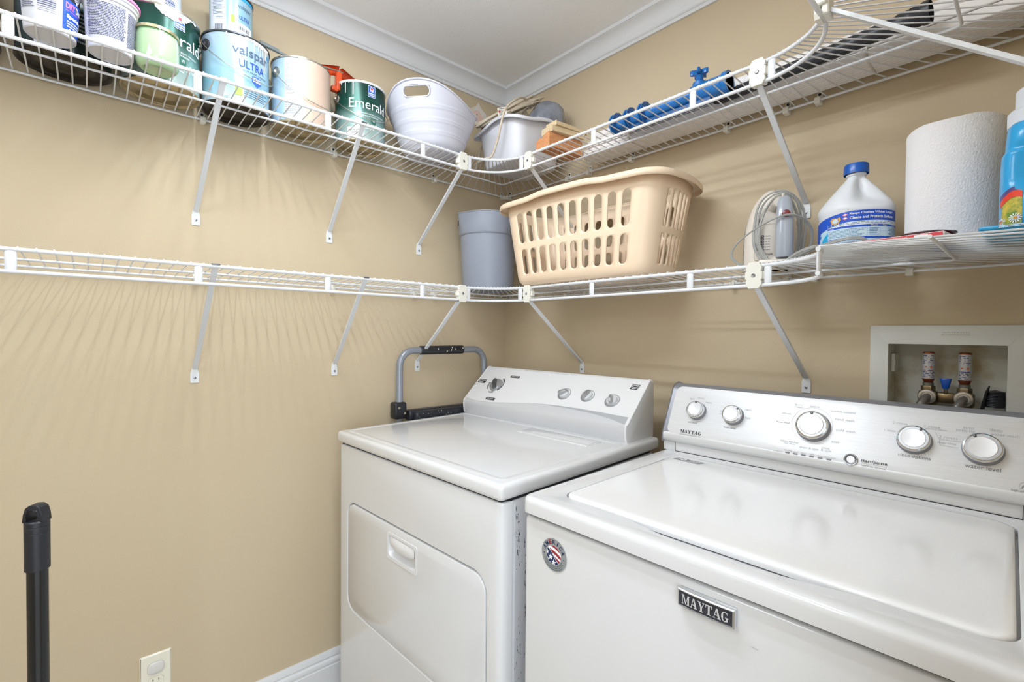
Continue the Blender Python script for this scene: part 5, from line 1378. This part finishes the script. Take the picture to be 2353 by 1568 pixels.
# ------------------------------------------------------------------ bleach jug
bj = thing('bleach_jug', 'white jug of bleach with a blue cap and blue label', 'jug', (1.320, -.122, LS), 0)
M_JUG = mat('white_jug_plastic', '#E6E9EE', .33, sss=.15)
aj = az_to_cam(1.325, -.122)
def jfn(p, a):
    x, y, z = p; r = math.hypot(x, y)
    if r < .002: return p
    # grip dent on the right-hand side, flat-ish body sides
    d = ((a - (aj + radians(28)) + pi) % (2 * pi)) - pi
    k = math.exp(-abs(d / .50) ** 3) * math.exp(-abs((z - .160) / .032) ** 3.2)
    r2 = r - .030 * k
    # pinch between the two grips
    return (x * r2 / r, y * r2 / r, z)
jp = [(.0001, .003), (.060, .003), (.066, 0), (.0715, .005), (.0725, .012), (.0725, .108), (.0745, .113), (.0752, .120), (.0735, .127), (.070, .133)]
JS = .905
jp += [(.070 - .052 * ((t / 22) ** 1.08), .133 + .066 * t / 22) for t in range(1, 23)] + [(.0175, .203), (.0205, .204), (.0205, .208), (.0180, .209), (.0180, .222)]
g = G(); g.lathe(jp, 96, fn=jfn); g.build('body', M_JUG, bj, ang=70)
g = G(); R = []
P = [];
capc = [(.0232 + .0006 * (k % 2), 0) for k in range(48)]
rows = []
for z, rr in ((.2085, 1.0), (.2085, 1.03), (.229, 1.0), (.2315, .96), (.232, .5)):
    rows.append([(.0238 * rr * (1 + .015 * (k % 2) * (z < .230)) * cos(2 * pi * k / 96), .0238 * rr * (1 + .015 * (k % 2) * (z < .230)) * sin(2 * pi * k / 96), z) for k in range(96)])
g.grid(rows, closed=True); g.f.append(tuple(range(4 * 96, 5 * 96))); g.build('cap', mat('cap_blue', '#1159B5', .35, coat=.2), bj, ang=35)
f = cyl_map(.0727, aj)
g = G(); g.grid([[f(-.110 + .22 * i / 40, .010, .0004) for i in range(41)], [f(-.110 + .22 * i / 40, .1085 - (.016 * max(0, (-.005 - (-.110 + .22 * i / 40)) / .10) ** 1.4), .0006) for i in range(41)]]); g.build('label', mat('label_pale_blue', '#BFDDF0', .35), bj, ang=180)
def lab(name, m, fn): g = G(); fn(g); return g.build(name, m, bj, ang=180)
lab('blue_band', M_LB, lambda g: g.grid([[f(-.1095 + .2185 * i / 40, .0855 - (.022 * max(0, (-.005 - (-.1095 + .2185 * i / 40)) / .10) ** 1.4) - (.03 if i < 5 else 0), .0012) for i in range(41)], [f(-.1095 + .2185 * i / 40, .1088 - (.016 * max(0, (-.005 - (-.1095 + .2185 * i / 40)) / .10) ** 1.4), .0012) for i in range(41)]]))
lab('cyan_swoosh', mat('cyan_print', '#25AEE0', .4), lambda g: [g.prism([(-.108, .012), (-.056, .012), (-.056, .068), (-.070, .056), (-.086, .034)], None, 0, lambda u, v, w: f(u, v, .0010))])
lab('blue_swoosh', mat('mid_blue_print', '#0E76D0', .4), lambda g: [g.prism([(-.108, .034), (-.100, .036), (-.080, .060), (-.056, .078), (-.056, .092), (-.108, .090)], None, 0, lambda u, v, w: f(u, v, .0011))])
lab('white_panel', M_INKW, lambda g: [quad(g, f, -.056, .108, .0765, .0850, .0012, 20)])
lab('pale_panel', mat('pale_print', '#D6ECF6', .4), lambda g: [quad(g, f, -.056, .108, .012, .0765, .0011, 20), g.prism([(-.100, .012), (-.094, .022), (-.060, .040), (-.056, .030), (-.085, .014)], None, 0, lambda u, v, w: f(u, v, .0013))])
lab('blue_rules', M_LB, lambda g: [quad(g, f, -.056, .108, .0720, .0765, .0016, 20), quad(g, f, -.056, .108, .0455, .0500, .0016, 20)] + [quad(g, f, x, x + .0003, .012, .072, .0016) for x in (.022, .048, .068)] + [quad(g, f, .022, .068, z, z + .0003, .0016, 5) for z in (.062, .032)])
lab('white_lettering', M_INKW, lambda g: [text(g, 'Keeps Clothes Whiter Longer', f, .036, .1025, .092, h=.0062, bold=.025, wofs=.0018), text(g, 'Cleans and Protects Surfaces', f, .036, .0935, .092, h=.0062, bold=.025, wofs=.0018), text(g, 'Laundry', f, -.047, .0742, .014, h=.003, wofs=.0022), text(g, 'Disinfecting Cleaning And Removing Stains', f, -.018, .0477, .070, h=.003, bold=.02, wofs=.0022), text(g, 'Bleach', f, .035, .0742, .013, h=.003, bold=.02, wofs=.0022), text(g, 'Water', f, .058, .0742, .010, h=.003, bold=.02, wofs=.0022), text(g, 'Directions', f, .086, .0742, .014, h=.003, bold=.02, wofs=.0022)])
lab('fine_print', mat('label_blue_print', '#6E93BD', .5), lambda g: [fineprint(g, lambda u, v, w=0: f(u, v, .0017), -.055, .020, .052, .070, 6, 31, th=.4), fineprint(g, lambda u, v, w=0: f(u, v, .0017), .026, .046, .052, .070, 5, 32, th=.4, word=(.3, .6)), fineprint(g, lambda u, v, w=0: f(u, v, .0017), .070, .107, .052, .070, 6, 33, th=.4), fineprint(g, lambda u, v, w=0: f(u, v, .0017), -.055, .020, .014, .044, 10, 34, th=.4), fineprint(g, lambda u, v, w=0: f(u, v, .0017), .070, .107, .016, .044, 8, 35, th=.4), fineprint(g, lambda u, v, w=0: f(u, v, .0017), -.054, .100, .078, .084, 2, 36, th=.4)])
def emb(g, pts): g.prism(pts, None, 0, lambda u, v, w: f(u, v, .0018))
lab('gold_seal', mat('seal_gold', '#D9A54A', .4), lambda g: emb(g, [(-.050, .0950), (-.043, .0985), (-.035, .0965), (-.028, .0985), (-.026, .092), (-.030, .0865), (-.038, .082), (-.046, .0850)]))
lab('seal_field', mat('seal_blue', '#CDE0EC', .4), lambda g: g.prism(circ(-.038, .0905, .0065, 16, .005), None, 0, lambda u, v, w: f(u, v, .0022)))
lab('red_marks', mat('mark_red', '#E0567A', .4), lambda g: [g.prism([(x - .006, z), (x, z + .0035), (x + .006, z), (x, z - .0035)], None, 0, lambda u, v, w: f(u, v, .0018)) for x, z in ((-.0185, .1015), (-.0185, .0935))])
lab('white_ticks', M_INKW, lambda g: [g.prism([(x - .0045, z), (x, z + .0022), (x + .0045, z), (x, z - .0022)], None, 0, lambda u, v, w: f(u, v, .0022)) for x, z in ((-.0185, .1015), (-.0185, .0935))])

for o_ in bj.children: o_.scale = (.935, .935, .935)
# ------------------------------------------------------------------ paper towels
pt = thing('paper_towel_roll', 'white quilted paper towel roll standing on the lower shelf', 'paper towels', (1.481, -.146, LS), 0)
M_PT = mat('quilted_paper', '#F1F0F1', .9, sss=.1); nt = M_PT.node_tree
tc = nt.nodes.new('ShaderNodeTexCoord'); mp = nt.nodes.new('ShaderNodeMapping'); vo = nt.nodes.new('ShaderNodeTexVoronoi'); vo.inputs['Scale'].default_value = 330
mp.inputs['Scale'].default_value = (1, 1, .8); bp_ = nt.nodes.new('ShaderNodeBump'); bp_.inputs['Strength'].default_value = .45; bp_.inputs['Distance'].default_value = .0015
nt.links.new(tc.outputs['Object'], mp.inputs[0]); nt.links.new(mp.outputs[0], vo.inputs['Vector']); nt.links.new(vo.outputs['Distance'], bp_.inputs['Height']); nt.links.new(bp_.outputs[0], nt.nodes['Principled BSDF'].inputs['Normal'])
HT = .238; at = az_to_cam(1.481, -.146)
rows = []
for z in (0, .002, HT * .33, HT * .66, HT - .002, HT):
    row = []
    for k in range(97):
        a = at + radians(100) - 2 * pi * k / 96
        row.append(((.0702 + .0018 * k / 96 * -1 + .0018 - (.001 if z in (0, HT) else 0)) * cos(a), (.0702 + .0018 - .0018 * k / 96) * sin(a), z + (.0012 * sin(5 * a) if z >= HT - .003 else 0)))
    rows.append(row)
g = G(); g.grid(rows); g.build('outer_sheet', M_PT, pt, ang=50)
g = G(); g.lathe([(.0702, 0), (.0702, HT - .0005), (.021, HT - .0005), (.021, 0)], 64, caps=False); g.lathe([(.0702, .0003), (.021, .0003)], 64, caps=False); g.build('roll', M_PT, pt, ang=40)
g = G(); g.lathe([(.021, .0), (.021, HT), (.0195, HT), (.0195, 0)], 32, caps=False); g.build('core', mat('cardboard', '#B79B78', .8), pt, ang=40)

# ------------------------------------------------------------------ detergent bottle at the right edge
db = thing('softener_bottle', 'bright blue bottle with white cap and flower label at the right edge', 'bottle', (1.592, -.290, LS + .0065), 0)
M_DB = mat('bright_blue_bottle', '#27A5E2', .3, coat=.3, sss=.05)
rows = []; K = .86
prof_d = ((.0, .036, .052), (.003, .040, .056), (.012, .0415, .058), (.06, .0415, .058), (.11, .0410, .057), (.135, .0400, .055), (.142, .0365, .050), (.172, .0350, .046), (.184, .0340, .042), (.190, .031, .038))
def sup(hx, hy, a): return (hx * abs(cos(a)) ** .7 * (1 if cos(a) > 0 else -1), hy * abs(sin(a)) ** .7 * (1 if sin(a) > 0 else -1))
for z, hx, hy in prof_d: rows.append([sup(hx, hy, 2 * pi * (k + .5) / 72) + (z * K,) for k in range(72)])
def dent(p):
    x, y, z = p; k = math.exp(-abs((z - .092) / .034) ** 4) * math.exp(-abs((x - .006) / .034) ** 4) * (1 if y < 0 else 0); return (x, y + .014 * k, z)
zs = [r[0][2] for r in rows]; rows2 = []
for j in range(60):
    z = zs[-1] * j / 59; i = min(max(k for k in range(len(zs)) if zs[k] <= z + 1e-9), len(zs) - 2); t = (z - zs[i]) / (zs[i + 1] - zs[i])
    rows2.append([dent(tuple(a + (b - a) * t for a, b in zip(p, q_))) for p, q_ in zip(rows[i], rows[i + 1])])
loft(rows2).build('body', M_DB, db, ang=60)
g = G(); g.lathe([(.0330, .161), (.0350, .163), (.0350, .184), (.032, .188), (.0265, .190), (.0262, .218), (.023, .221), (.0001, .221)], 40); g.build('cap', mat('white_cap', '#E4E8F0', .35), db, ang=35)
def lf(u, v, w=0.0):
    c = min(1, abs(u) / .0413) ** (1 / .7); return (u, -.0577 * math.sqrt(max(0, 1 - c * c)) ** .7 - .0007 - w, v)
XL = -.0405; top_ = lambda x: .046 + .014 * sin(max(0, min(1, (x - XL) / .028)) * pi * .75)
xs = [XL + .026 * i / 16 for i in range(17)]
g = G(); g.grid([[lf(x, .004) for x in xs], [lf(x, top_(x) - .014) for x in xs]]); g.build('picture_label', mat('meadow_print', '#6F8F42', .4, var=(75, '#D8C04A', .40, .62)), db, ang=180)
g = G(); g.grid([[lf(x, top_(x) - .015, .0006) for x in xs], [lf(x, top_(x) - .005, .0006) for x in xs]]); g.build('red_petal', mat('petal_red', '#E8452F', .4), db, ang=180)
g = G(); g.grid([[lf(x, top_(x) - .005, .0006) for x in xs[:12]], [lf(x, top_(x) + .004 - (x - XL) * .2, .0006) for x in xs[:12]]]); g.build('purple_petal', mat('petal_purple', '#5A4A86', .4), db, ang=180)
for cx_, cz_, rr in ((-.0215, .013, .0075), (-.0375, .011, .006)):
    g = G()
    for k in range(13):
        a = 2 * pi * k / 13; e = .19
        g.add([lf(cx_ + .002 * cos(a - e), cz_ + .002 * sin(a - e), .0014), lf(cx_ + rr * .9 * cos(a - e * .6), cz_ + rr * .9 * sin(a - e * .6), .0014), lf(cx_ + rr * cos(a), cz_ + rr * sin(a), .0014), lf(cx_ + rr * .9 * cos(a + e * .6), cz_ + rr * .9 * sin(a + e * .6), .0014), lf(cx_ + .002 * cos(a + e), cz_ + .002 * sin(a + e), .0014)], [(0, 1, 2, 3, 4)])
    o = g.build('daisy_petals', M_INKW, db, ang=180)
    g = G(); g.prism(circ(cx_, cz_, .0022, 12), None, 0, lambda u, v, w: lf(u, v, .002)); g.build('daisy_centre', mat('daisy_orange', '#D9902F', .4), db, ang=180)

# ------------------------------------------------------------------ flat packs on the lower right corner shelf
def pack(name, label, loc, rz, sx, sy, sz, mtop, prints, cat='packet', rnd_r=.004):
    t = thing(name, label, cat, loc, rz); g = G(); g.rbox(-sx / 2, sx / 2, -sy / 2, sy / 2, 0, sz, min(rnd_r, sz * .45), 2); g.build('body', mtop, t, ang=40)
    for i, (m, x0, x1, y0, y1) in enumerate(prints):
        g = G(); quad(g, lambda u, v, w=0: (u, v, -.0004), x0, x1, y0, y1); quad(g, lambda u, v, w=0: (u, v, sz + .0004), x0, x1, y0, y1); g.build('print_patch', m, t)
    return t
M_RED = mat('packet_red', '#D63A45', .35, coat=.3); M_WHP = mat('packet_white', '#E6E6E8', .4); M_BP = mat('packet_blue', '#2E6FA8', .4); M_PKB = mat('packet_cyan', '#2F9FD6', .35)
rp = pack('flat_packet', 'flat white and red packet lying at the shelf front before the towels', (1.432, -.285, LS), radians(-6), .142, .150, .010, M_WHP, [(M_BP, -.066, .066, .0, .022), (mat('packet_navy', '#27466F', .4), -.03, .066, .034, .062), (mat('packet_brown', '#7A5A4A', .5), -.066, .02, -.030, -.012), (MATS['packet_navy'], .0, .066, -.056, -.040)])
g = G(); quad(g, lambda u, v, w=0: (u, -.0754, v), -.066, .068, .0018, .0082); quad(g, lambda u, v, w=0: (u, v, .0103), -.066, .068, -.072, .03); g.build('red_band', M_RED, rp)
g = G(); text(g, 'FOLLOW ALL DIRECTIONS', lambda u, v, w=0: (u, -.0758, v), -.012, .005, .07, h=.003); quad(g, lambda u, v, w=0: (u, -.0758, v), .032, .050, .003, .0072); g.build('white_lettering', M_INKW, rp)
crumple('foil_pouch', 'dark plum foil pouch lying on the red and white packet', 'pouch', (1.462, -.292, LS + .0165), .042, .040, .0062, mat('plum_foil', '#3A1F2B', .22, coat=.6, var=(30, '#5A2A3C', .4, .7)), 12, .2, 3, .10)
pb_ = pack('flat_packet', 'bright blue packet below the blue bottle at the right edge', (1.575, -.305, LS), 0.0, .084, .150, .006, M_PKB, [])
g = G(); fineprint(g, lambda u, v, w=0: (u, -.0755, v), -.02, .026, .0012, .0052, 2, 3, word=(.1, .2)); g.build('white_lettering', M_INKW, pb_)
crumple('cleaning_rag', 'crumpled white rag in front of the bleach jug', 'rag', (1.352, -.245, LS + .010), .046, .050, .0145, mat('white_cloth', '#E9E4E2', .85, sss=.05), 21, .1, 3, .12)
tbx = thing('paper_box', 'flat printed box beneath the paper towels and bleach', 'box', (1.42, -.10, LS - .0))
COL.objects.unlink(tbx); bpy.data.objects.remove(tbx)

# ------------------------------------------------------------------ step stool behind the dryer
ss = thing('step_stool', 'folded step stool with grey hoop and black grip beside the dryer', 'step stool', (.052, -.365, 0), 0)
M_ST = mat('grey_tube_paint', '#9197A0', .32, .25, coat=.2); M_BT = mat('black_tread_plastic', '#24262D', .38, var=(60, '#2E3038', .3, .7)); M_PS = mat('paint_spots', '#D8D2C0', .5)
y0, y1, zt_ = -.185, .205, 1.170
hp = [(0, y0, .02), (0, y0, 1.09)] + [(0, y0 + .055 - .055 * cos(a), zt_ - .06 + .06 * sin(a) ) for a in [radians(10 + 80 * k / 8) for k in range(9)]] + [(0, y1 - .055 + .055 * sin(a), zt_ - .06 + .06 * cos(a)) for a in [radians(80 * k / 8) for k in range(9)]] + [(0, y1, 1.09), (0, y1, .02)]
G().tube(hp, .0128, 16, upv=(1, 0, 0)).build('hoop', M_ST, ss, ang=60)
G().tube([(0, -.100, zt_), (0, -.098, zt_ + .0002), (0, .092, zt_), (0, .094, zt_)], [.0150, .0168, .0168, .0150], 20).build('grip', M_BLK, ss, ang=40)
for nm, z in (('top_tread', .952), ('lower_tread', .62)):
    g = G(); g.rbox(-.020, .020, y0 + .030, y1 - .03, z - .040, z, .010, 3); g.rbox(-.008, .042, y0 + .045, y1 - .045, z - .050, z - .004, .012, 3); g.build(nm, M_BT, ss, ang=40)
for y in (y0, y1):
    g = G(); g.rbox(-.020, .022, y - .028, y + .020, .925, .985, .008, 3); b = g.build('hinge_bracket', M_BLK, ss, ang=40)
    for dy, dz in ((-.012, .966), (.010, .944)):
        g = G(); g.lathe([(.0045, 0), (.0045, .002), (.0015, .003)], 12).xf(Matrix.Translation((.0215, y + dy, dz)) @ Matrix.Rotation(pi / 2, 4, 'Y')); q = g.build('rivet', M_TIN, b)
g = G()
for x, y in ((-.03, .2), (.01, -.4), (.035, .5), (.05, .1), (.03, -.1), (.085, .3)):
    a0_ = y; w_ = .002 + .004 * abs(y)
    g.add([(.0171 * cos(a), x + dx, zt_ + .0171 * sin(a)) for a, dx in ((a0_ - .1, -w_ * .6), (a0_ - .12, w_ * .5), (a0_ + .25, w_), (a0_ + .3, -w_ * .2))], [(0, 1, 2, 3)])
g.build('paint_spots', M_PS, ss, ang=180)
g = G(); rnd = random.Random(2)
for i in range(26):
    yy = rnd.uniform(y0 + .05, y1 - .05); zz = rnd.uniform(.915, .945); s_ = rnd.uniform(.0006, .0018); g.add([(.0424, yy + s_ * cos(2 * pi * k / 6), zz + s_ * sin(2 * pi * k / 6)) for k in range(6)], [tuple(range(6))])
o = g.build('paint_specks', M_PS, ss); o['kind'] = 'stuff'

# ------------------------------------------------------------------ broom standing at the left
bm_ = thing('broom', 'black broom handle with hanging loop standing upright at the left edge', 'broom', (.640, -1.4462, 0), radians(-32))
g = G(); g.lathe([(.0118, .05), (.0118, .905)], 24); g.build('stick', mat('black_lacquer', '#17181A', .28, coat=.3), bm_, ang=60)
def capfn(z, r): return [(r * cos(a), r * sin(a), z) for a in [2 * pi * k / 28 for k in range(28)]]
g = G(); g.lathe([(.0118, .892), (.0140, .893), (.0140, .9460), (.0136, .9465), (.0140, .947), (.0140, .9545), (.0136, .955), (.0140, .9555), (.0140, .9620), (.0120, .9640), (.0001, .9640)], 28, caps=False); g.build('end_cap', M_BLK, bm_, ang=35)
g = G(); ho = [(-.0135, .962), (.0135, .962), (.0122, .974), (.0095, .983), (.004, .987), (-.004, .987), (-.0095, .983), (-.0122, .974)]; hi = [(-.0065, .9655), (.0065, .9655), (.0072, .972), (.0050, .979), (.0, .981), (-.0050, .979), (-.0072, .972)]
g.prism(ho, -.0085, .0085, lambda u, v, w: (w, u, v), [hi]); g.build('hanging_loop', M_BLK, bm_, ang=40, bevel=.0015, seg=2)
g = G(); g.rbox(-.13, .13, -.022, .022, .115, .155, .012, 3); g.lathe([(.018, .15), (.014, .20), (.0118, .205)], 20); g.build('broom_head', M_BLK, bm_, ang=40)
g = G(); rnd = random.Random(1)
for i in range(42):
    for j in range(5):
        x = -.122 + .244 * i / 41; y = -.016 + .008 * j; x2 = x * 1.25 + rnd.gauss(0, .003)
        g.tube([(x, y, .118), (x2, y * 1.3 + rnd.gauss(0, .003), .002)], .0014, 4)
o = g.build('bristles', M_BLK, bm_, ang=80); o['kind'] = 'stuff'

# ------------------------------------------------------------------ wall outlet
ot = thing('wall_outlet', 'cream wall outlet with a plastic plug cover on the left wall', 'outlet', (0, -1.257, .2970), -pi / 2)
# local x -> -Y world ; local y -> +X world (out of the wall)
M_IV = mat('ivory_outlet', '#EDE9D8', .35, coat=.2)
oc = rrect(-.035, .035, -.0575, .0575, .002, 3)
OF = lambda u, v, w=0.0: (u, w, v)
holes = [rrect(-.0172, .0172, s - .0143, s + .0143, .0085, 6) for s in (.0195, -.0195)]
g = G(); g.prism(offs(oc, -.003), .0005, .0052, OF, holes); g.grid([[OF(p[0], p[1], w) for p in offs(oc, d)] for d, w in ((0, 0), (0, .0018), (-.003, .0052))], closed=True); g.build('plate', M_IV, ot, ang=30)
for s in (.0195, -.0195):
    slots = [[(-.0075, s + .001), (-.0055, s + .001), (-.0055, s + .009), (-.0075, s + .009)], [(.0055, s + .002), (.0075, s + .002), (.0075, s + .009), (.0055, s + .009)], circ(0, s - .006, .0026, 10)]
    g = G(); g.prism(rrect(-.0168, .0168, s - .0139, s + .0139, .0082, 6), -.002, .0064, OF, slots, back=False); b = g.build('socket', M_IV, ot, ang=30)
    g = G(); quad(g, OF, -.009, .009, s - .009, s + .010, .003); g.build('slot_dark', M_DARK, b)
g = G(); g.lathe([(.0030, 0), (.0030, .001), (.001, .0016)], 12).xf(Matrix.Translation((0, .0052, 0)) @ Matrix.Rotation(-pi / 2, 4, 'X')); g.build('screw', M_IV, ot)
g = G(); o_ = rrect(-.0185, .0185, .0195 - .0145, .0195 + .0165, .012, 8)
g.grid([[OF(p[0], p[1], w) for p in offs(o_, d)] for d, w in ((0, .0060), (0, .0085), (-.002, .0100), (-.006, .0108))], closed=True); g.add([OF(p[0], p[1], .0108) for p in offs(o_, -.006)], [tuple(range(len(o_)))]); g.build('plug_cover', mat('milky_cover', '#DEDCD8', .35, sss=.1), ot, ang=40)

# ------------------------------------------------------------------ washer supply box in the back wall
vb = thing('valve_box', 'white recessed washer supply box in the wall with two pipe arrestors', 'valve box', (1.459, 0, 1.126), 0)
M_VB = mat('offwhite_box', '#DCDDD8', .5, var=(7, '#CFCBBE', .55, .8)); M_VBI = mat('box_interior', '#D4D3C8', .55, var=(9, '#B9AA8A', .52, .66))
VF = lambda u, v, w=0.0: (u, -w, v)
ho_ = rrect(-.096, .096, -.094, .0955, .002, 2)
g = G(); g.prism(rrect(-.130, .130, -.120, .137, .003, 3), .0, .006, VF, [ho_]); g.build('face_frame', M_VB, vb, ang=30, bevel=.0012, seg=2)
g = G(); g.grid([[VF(p[0], p[1], w) for p in offs(ho_, d)] for d, w in ((0, .0055), (-.001, -.074))], closed=True); g.add([VF(p[0], p[1], -.074) for p in offs(ho_, -.001)], [tuple(range(len(ho_)))]); g.build('recess', M_VBI, vb, ang=30)
g = G(); g.rbox(-.095, -.088, .020, .068, .030, .072, .001, 1); g.build('hinge_tab', M_VBI, vb)
g = G(); text(g, 'IPS CORPORATION', lambda u, v, w=0: VF(u, v, .0066), .018, .1165, .045, h=.003); text(g, 'WATERTITE', lambda u, v, w=0: VF(u, v, .0066), .018, .1215, .045, h=.003); g.build('embossed_lettering', mat('emboss_tone', '#C3BFB0', .6), vb)
M_BRASS = mat('aged_brass', '#8A7650', .35, .8, var=(60, '#6E665A', .3, .7)); M_COP = mat('copper', '#9A5A42', .35, .8); M_ARS = mat('arrestor_label', '#C4C4C6', .3, .25)
vbp = [(-.0305, -.018), (.031, -.018)]
for i, x in enumerate((-.029, .031)):
    y = .032
    g = G(); g.lathe([(.0001, .0785), (.0085, .0785), (.0108, .0765), (.0108, .0165), (.0080, .0085), (.0072, .008)], 28, c=(x, y), caps=False); g.build('arrestor', M_COP, vb, ang=40)
    g = G(); g.lathe([(.0110, .0180), (.0110, .0740)], 28, c=(x, y), caps=False); lab_ = g.build('arrestor_label', M_ARS, vb)
    fa = cyl_map(.0111, az_to_cam(1.459 + x, y)); ff = lambda u, v, w=0.0, fa=fa, x=x, y=y: (lambda p: (p[0] + x, p[1] + y, p[2]))(fa(u, v, w))
    g = G(); fineprint(g, ff, -.0105, .0105, .050, .072, 6, 41 + i, th=.5, word=(.1, .4)); fineprint(g, ff, -.0105, .0105, .020, .038, 5, 44 + i, th=.5, word=(.08, .3)); g.build('blue_print', M_NAVY, vb)
    g = G(); quad(g, ff, -.006, -.003, .0425, .0455, .0002); g.prism([(.0015, .044), (.0045, .047), (.0075, .044), (.0045, .041)], None, 0, lambda u, v, w: ff(u, v, .0002)); g.build('red_mark', mat('orange_red_print', '#D0603A', .5), vb)
    g = G(); g.lathe([(.0001, .0085), (.0092, .0085), (.0098, .0080), (.0098, .0010), (.0001, .0010)], 24, c=(x, y), caps=False); g.build('collar', mat('verdigris', '#7C8078', .4, .6), vb, ang=35)
    g = G(); g.lathe([(.0001, .0012), (.0122, .0010), (.0128, -.0005), (.0128, -.0080), (.0118, -.0095), (.0001, -.0095)], 6, c=(x, y), caps=False); g.build('hex_nut', M_BRASS, vb, ang=25)
    g = G(); g.rbox(x - .0165, x + .0165, y - .012, y + .018, -.042, -.009, .006, 2); g.build('valve_body', M_BRASS, vb, ang=40)
    R = Matrix.Translation((x, y - .012, -.022)) @ Matrix.Rotation(pi / 2, 4, 'X')
    g = G(); g.lathe([(.0105, 0), (.0160, .0005), (.0165, .003), (.0150, .0055), (.0110, .0060), (.0100, .004)], 36).xf(R); g.build('ring', mat('satin_steel', '#C9C4BC', .28, .8), vb, ang=40)
    P = [(x, y - .012, -.022), (x - .004, y - .026, -.030), (x - .010, y - .036, -.046), (x - .012, y - .030, -.075)]
    G().tube(spline(P), .0082, 14).build('braided_hose', mat('braided_steel', '#8D8782', .4, .6, bump=(500, .6, .001)), vb, ang=60)
g = G(); g.rbox(-.016, .018, .026, .044, -.036, -.012, .006, 2); g.build('manifold', M_BRASS, vb)
g = G(); g.tube([(.001, .030, -.014), (.001, .028, -.001)], .004, 10); g.build('valve_stem', M_TIN, vb)
g = G(); rows = []
for z, wx, wy in ((-.003, .0050, .0045), (.000, .0060, .0055), (.014, .0090, .0060), (.0185, .0100, .0062), (.020, .0095, .0055)):
    rows.append([(.001 + wx * abs(cos(a)) ** .6 * (1 if cos(a) > 0 else -1), .028 + wy * abs(sin(a)) ** .6 * (1 if sin(a) > 0 else -1), z) for a in [2 * pi * (k + .5) / 20 for k in range(20)]])
loft(rows).build('blue_handle', mat('handle_blue', '#1650B4', .3, coat=.3, var=(90, '#1D5CC4', .3, .7)), vb, ang=40)
g = G(); pr = [(.0001, .001)] + [(.0150 + .0008 * (k % 2), -.002 - .0016 * k) for k in range(22)]
g.lathe(pr, 28, c=(.078, .034), caps=False); g.build('drain_hose', M_BLK, vb, ang=30)
G().tube([(.058, .030, -.050), (.062, .026, -.025), (.066, .020, -.004), (.070, .016, .010)], [.0035, .003, .0026, .0012], 8).build('cable_tie', M_BLK, vb, ang=60)

# ------------------------------------------------------------------ ceiling fixture (out of frame, where the bulbs are)
M_GLOW = mat('tube_glow', '#FFFFFF', .5); _b = M_GLOW.node_tree.nodes['Principled BSDF']; _b.inputs['Emission Color'].default_value = (0.88, 0.94, 1.0, 1); _b.inputs['Emission Strength'].default_value = TUBE_GLOW
cf = thing('ceiling_light', 'two-tube ceiling light just above the picture', 'ceiling light', (.80, -1.09, CZ), 0)
g = G(); g.rbox(-.50, .50, -.115, .115, -.055, .0, .008, 2); g.build('housing', M_WPLAS, cf)
for s in (-.075, .075):
    g = G(); g.lathe([(.0125, -.46), (.0125, .46)], 16); g.xf(Matrix.Translation((0, s, -.070)) @ Matrix.Rotation(pi / 2, 4, 'Y')); g.build('fluorescent_tube', M_GLOW, cf)
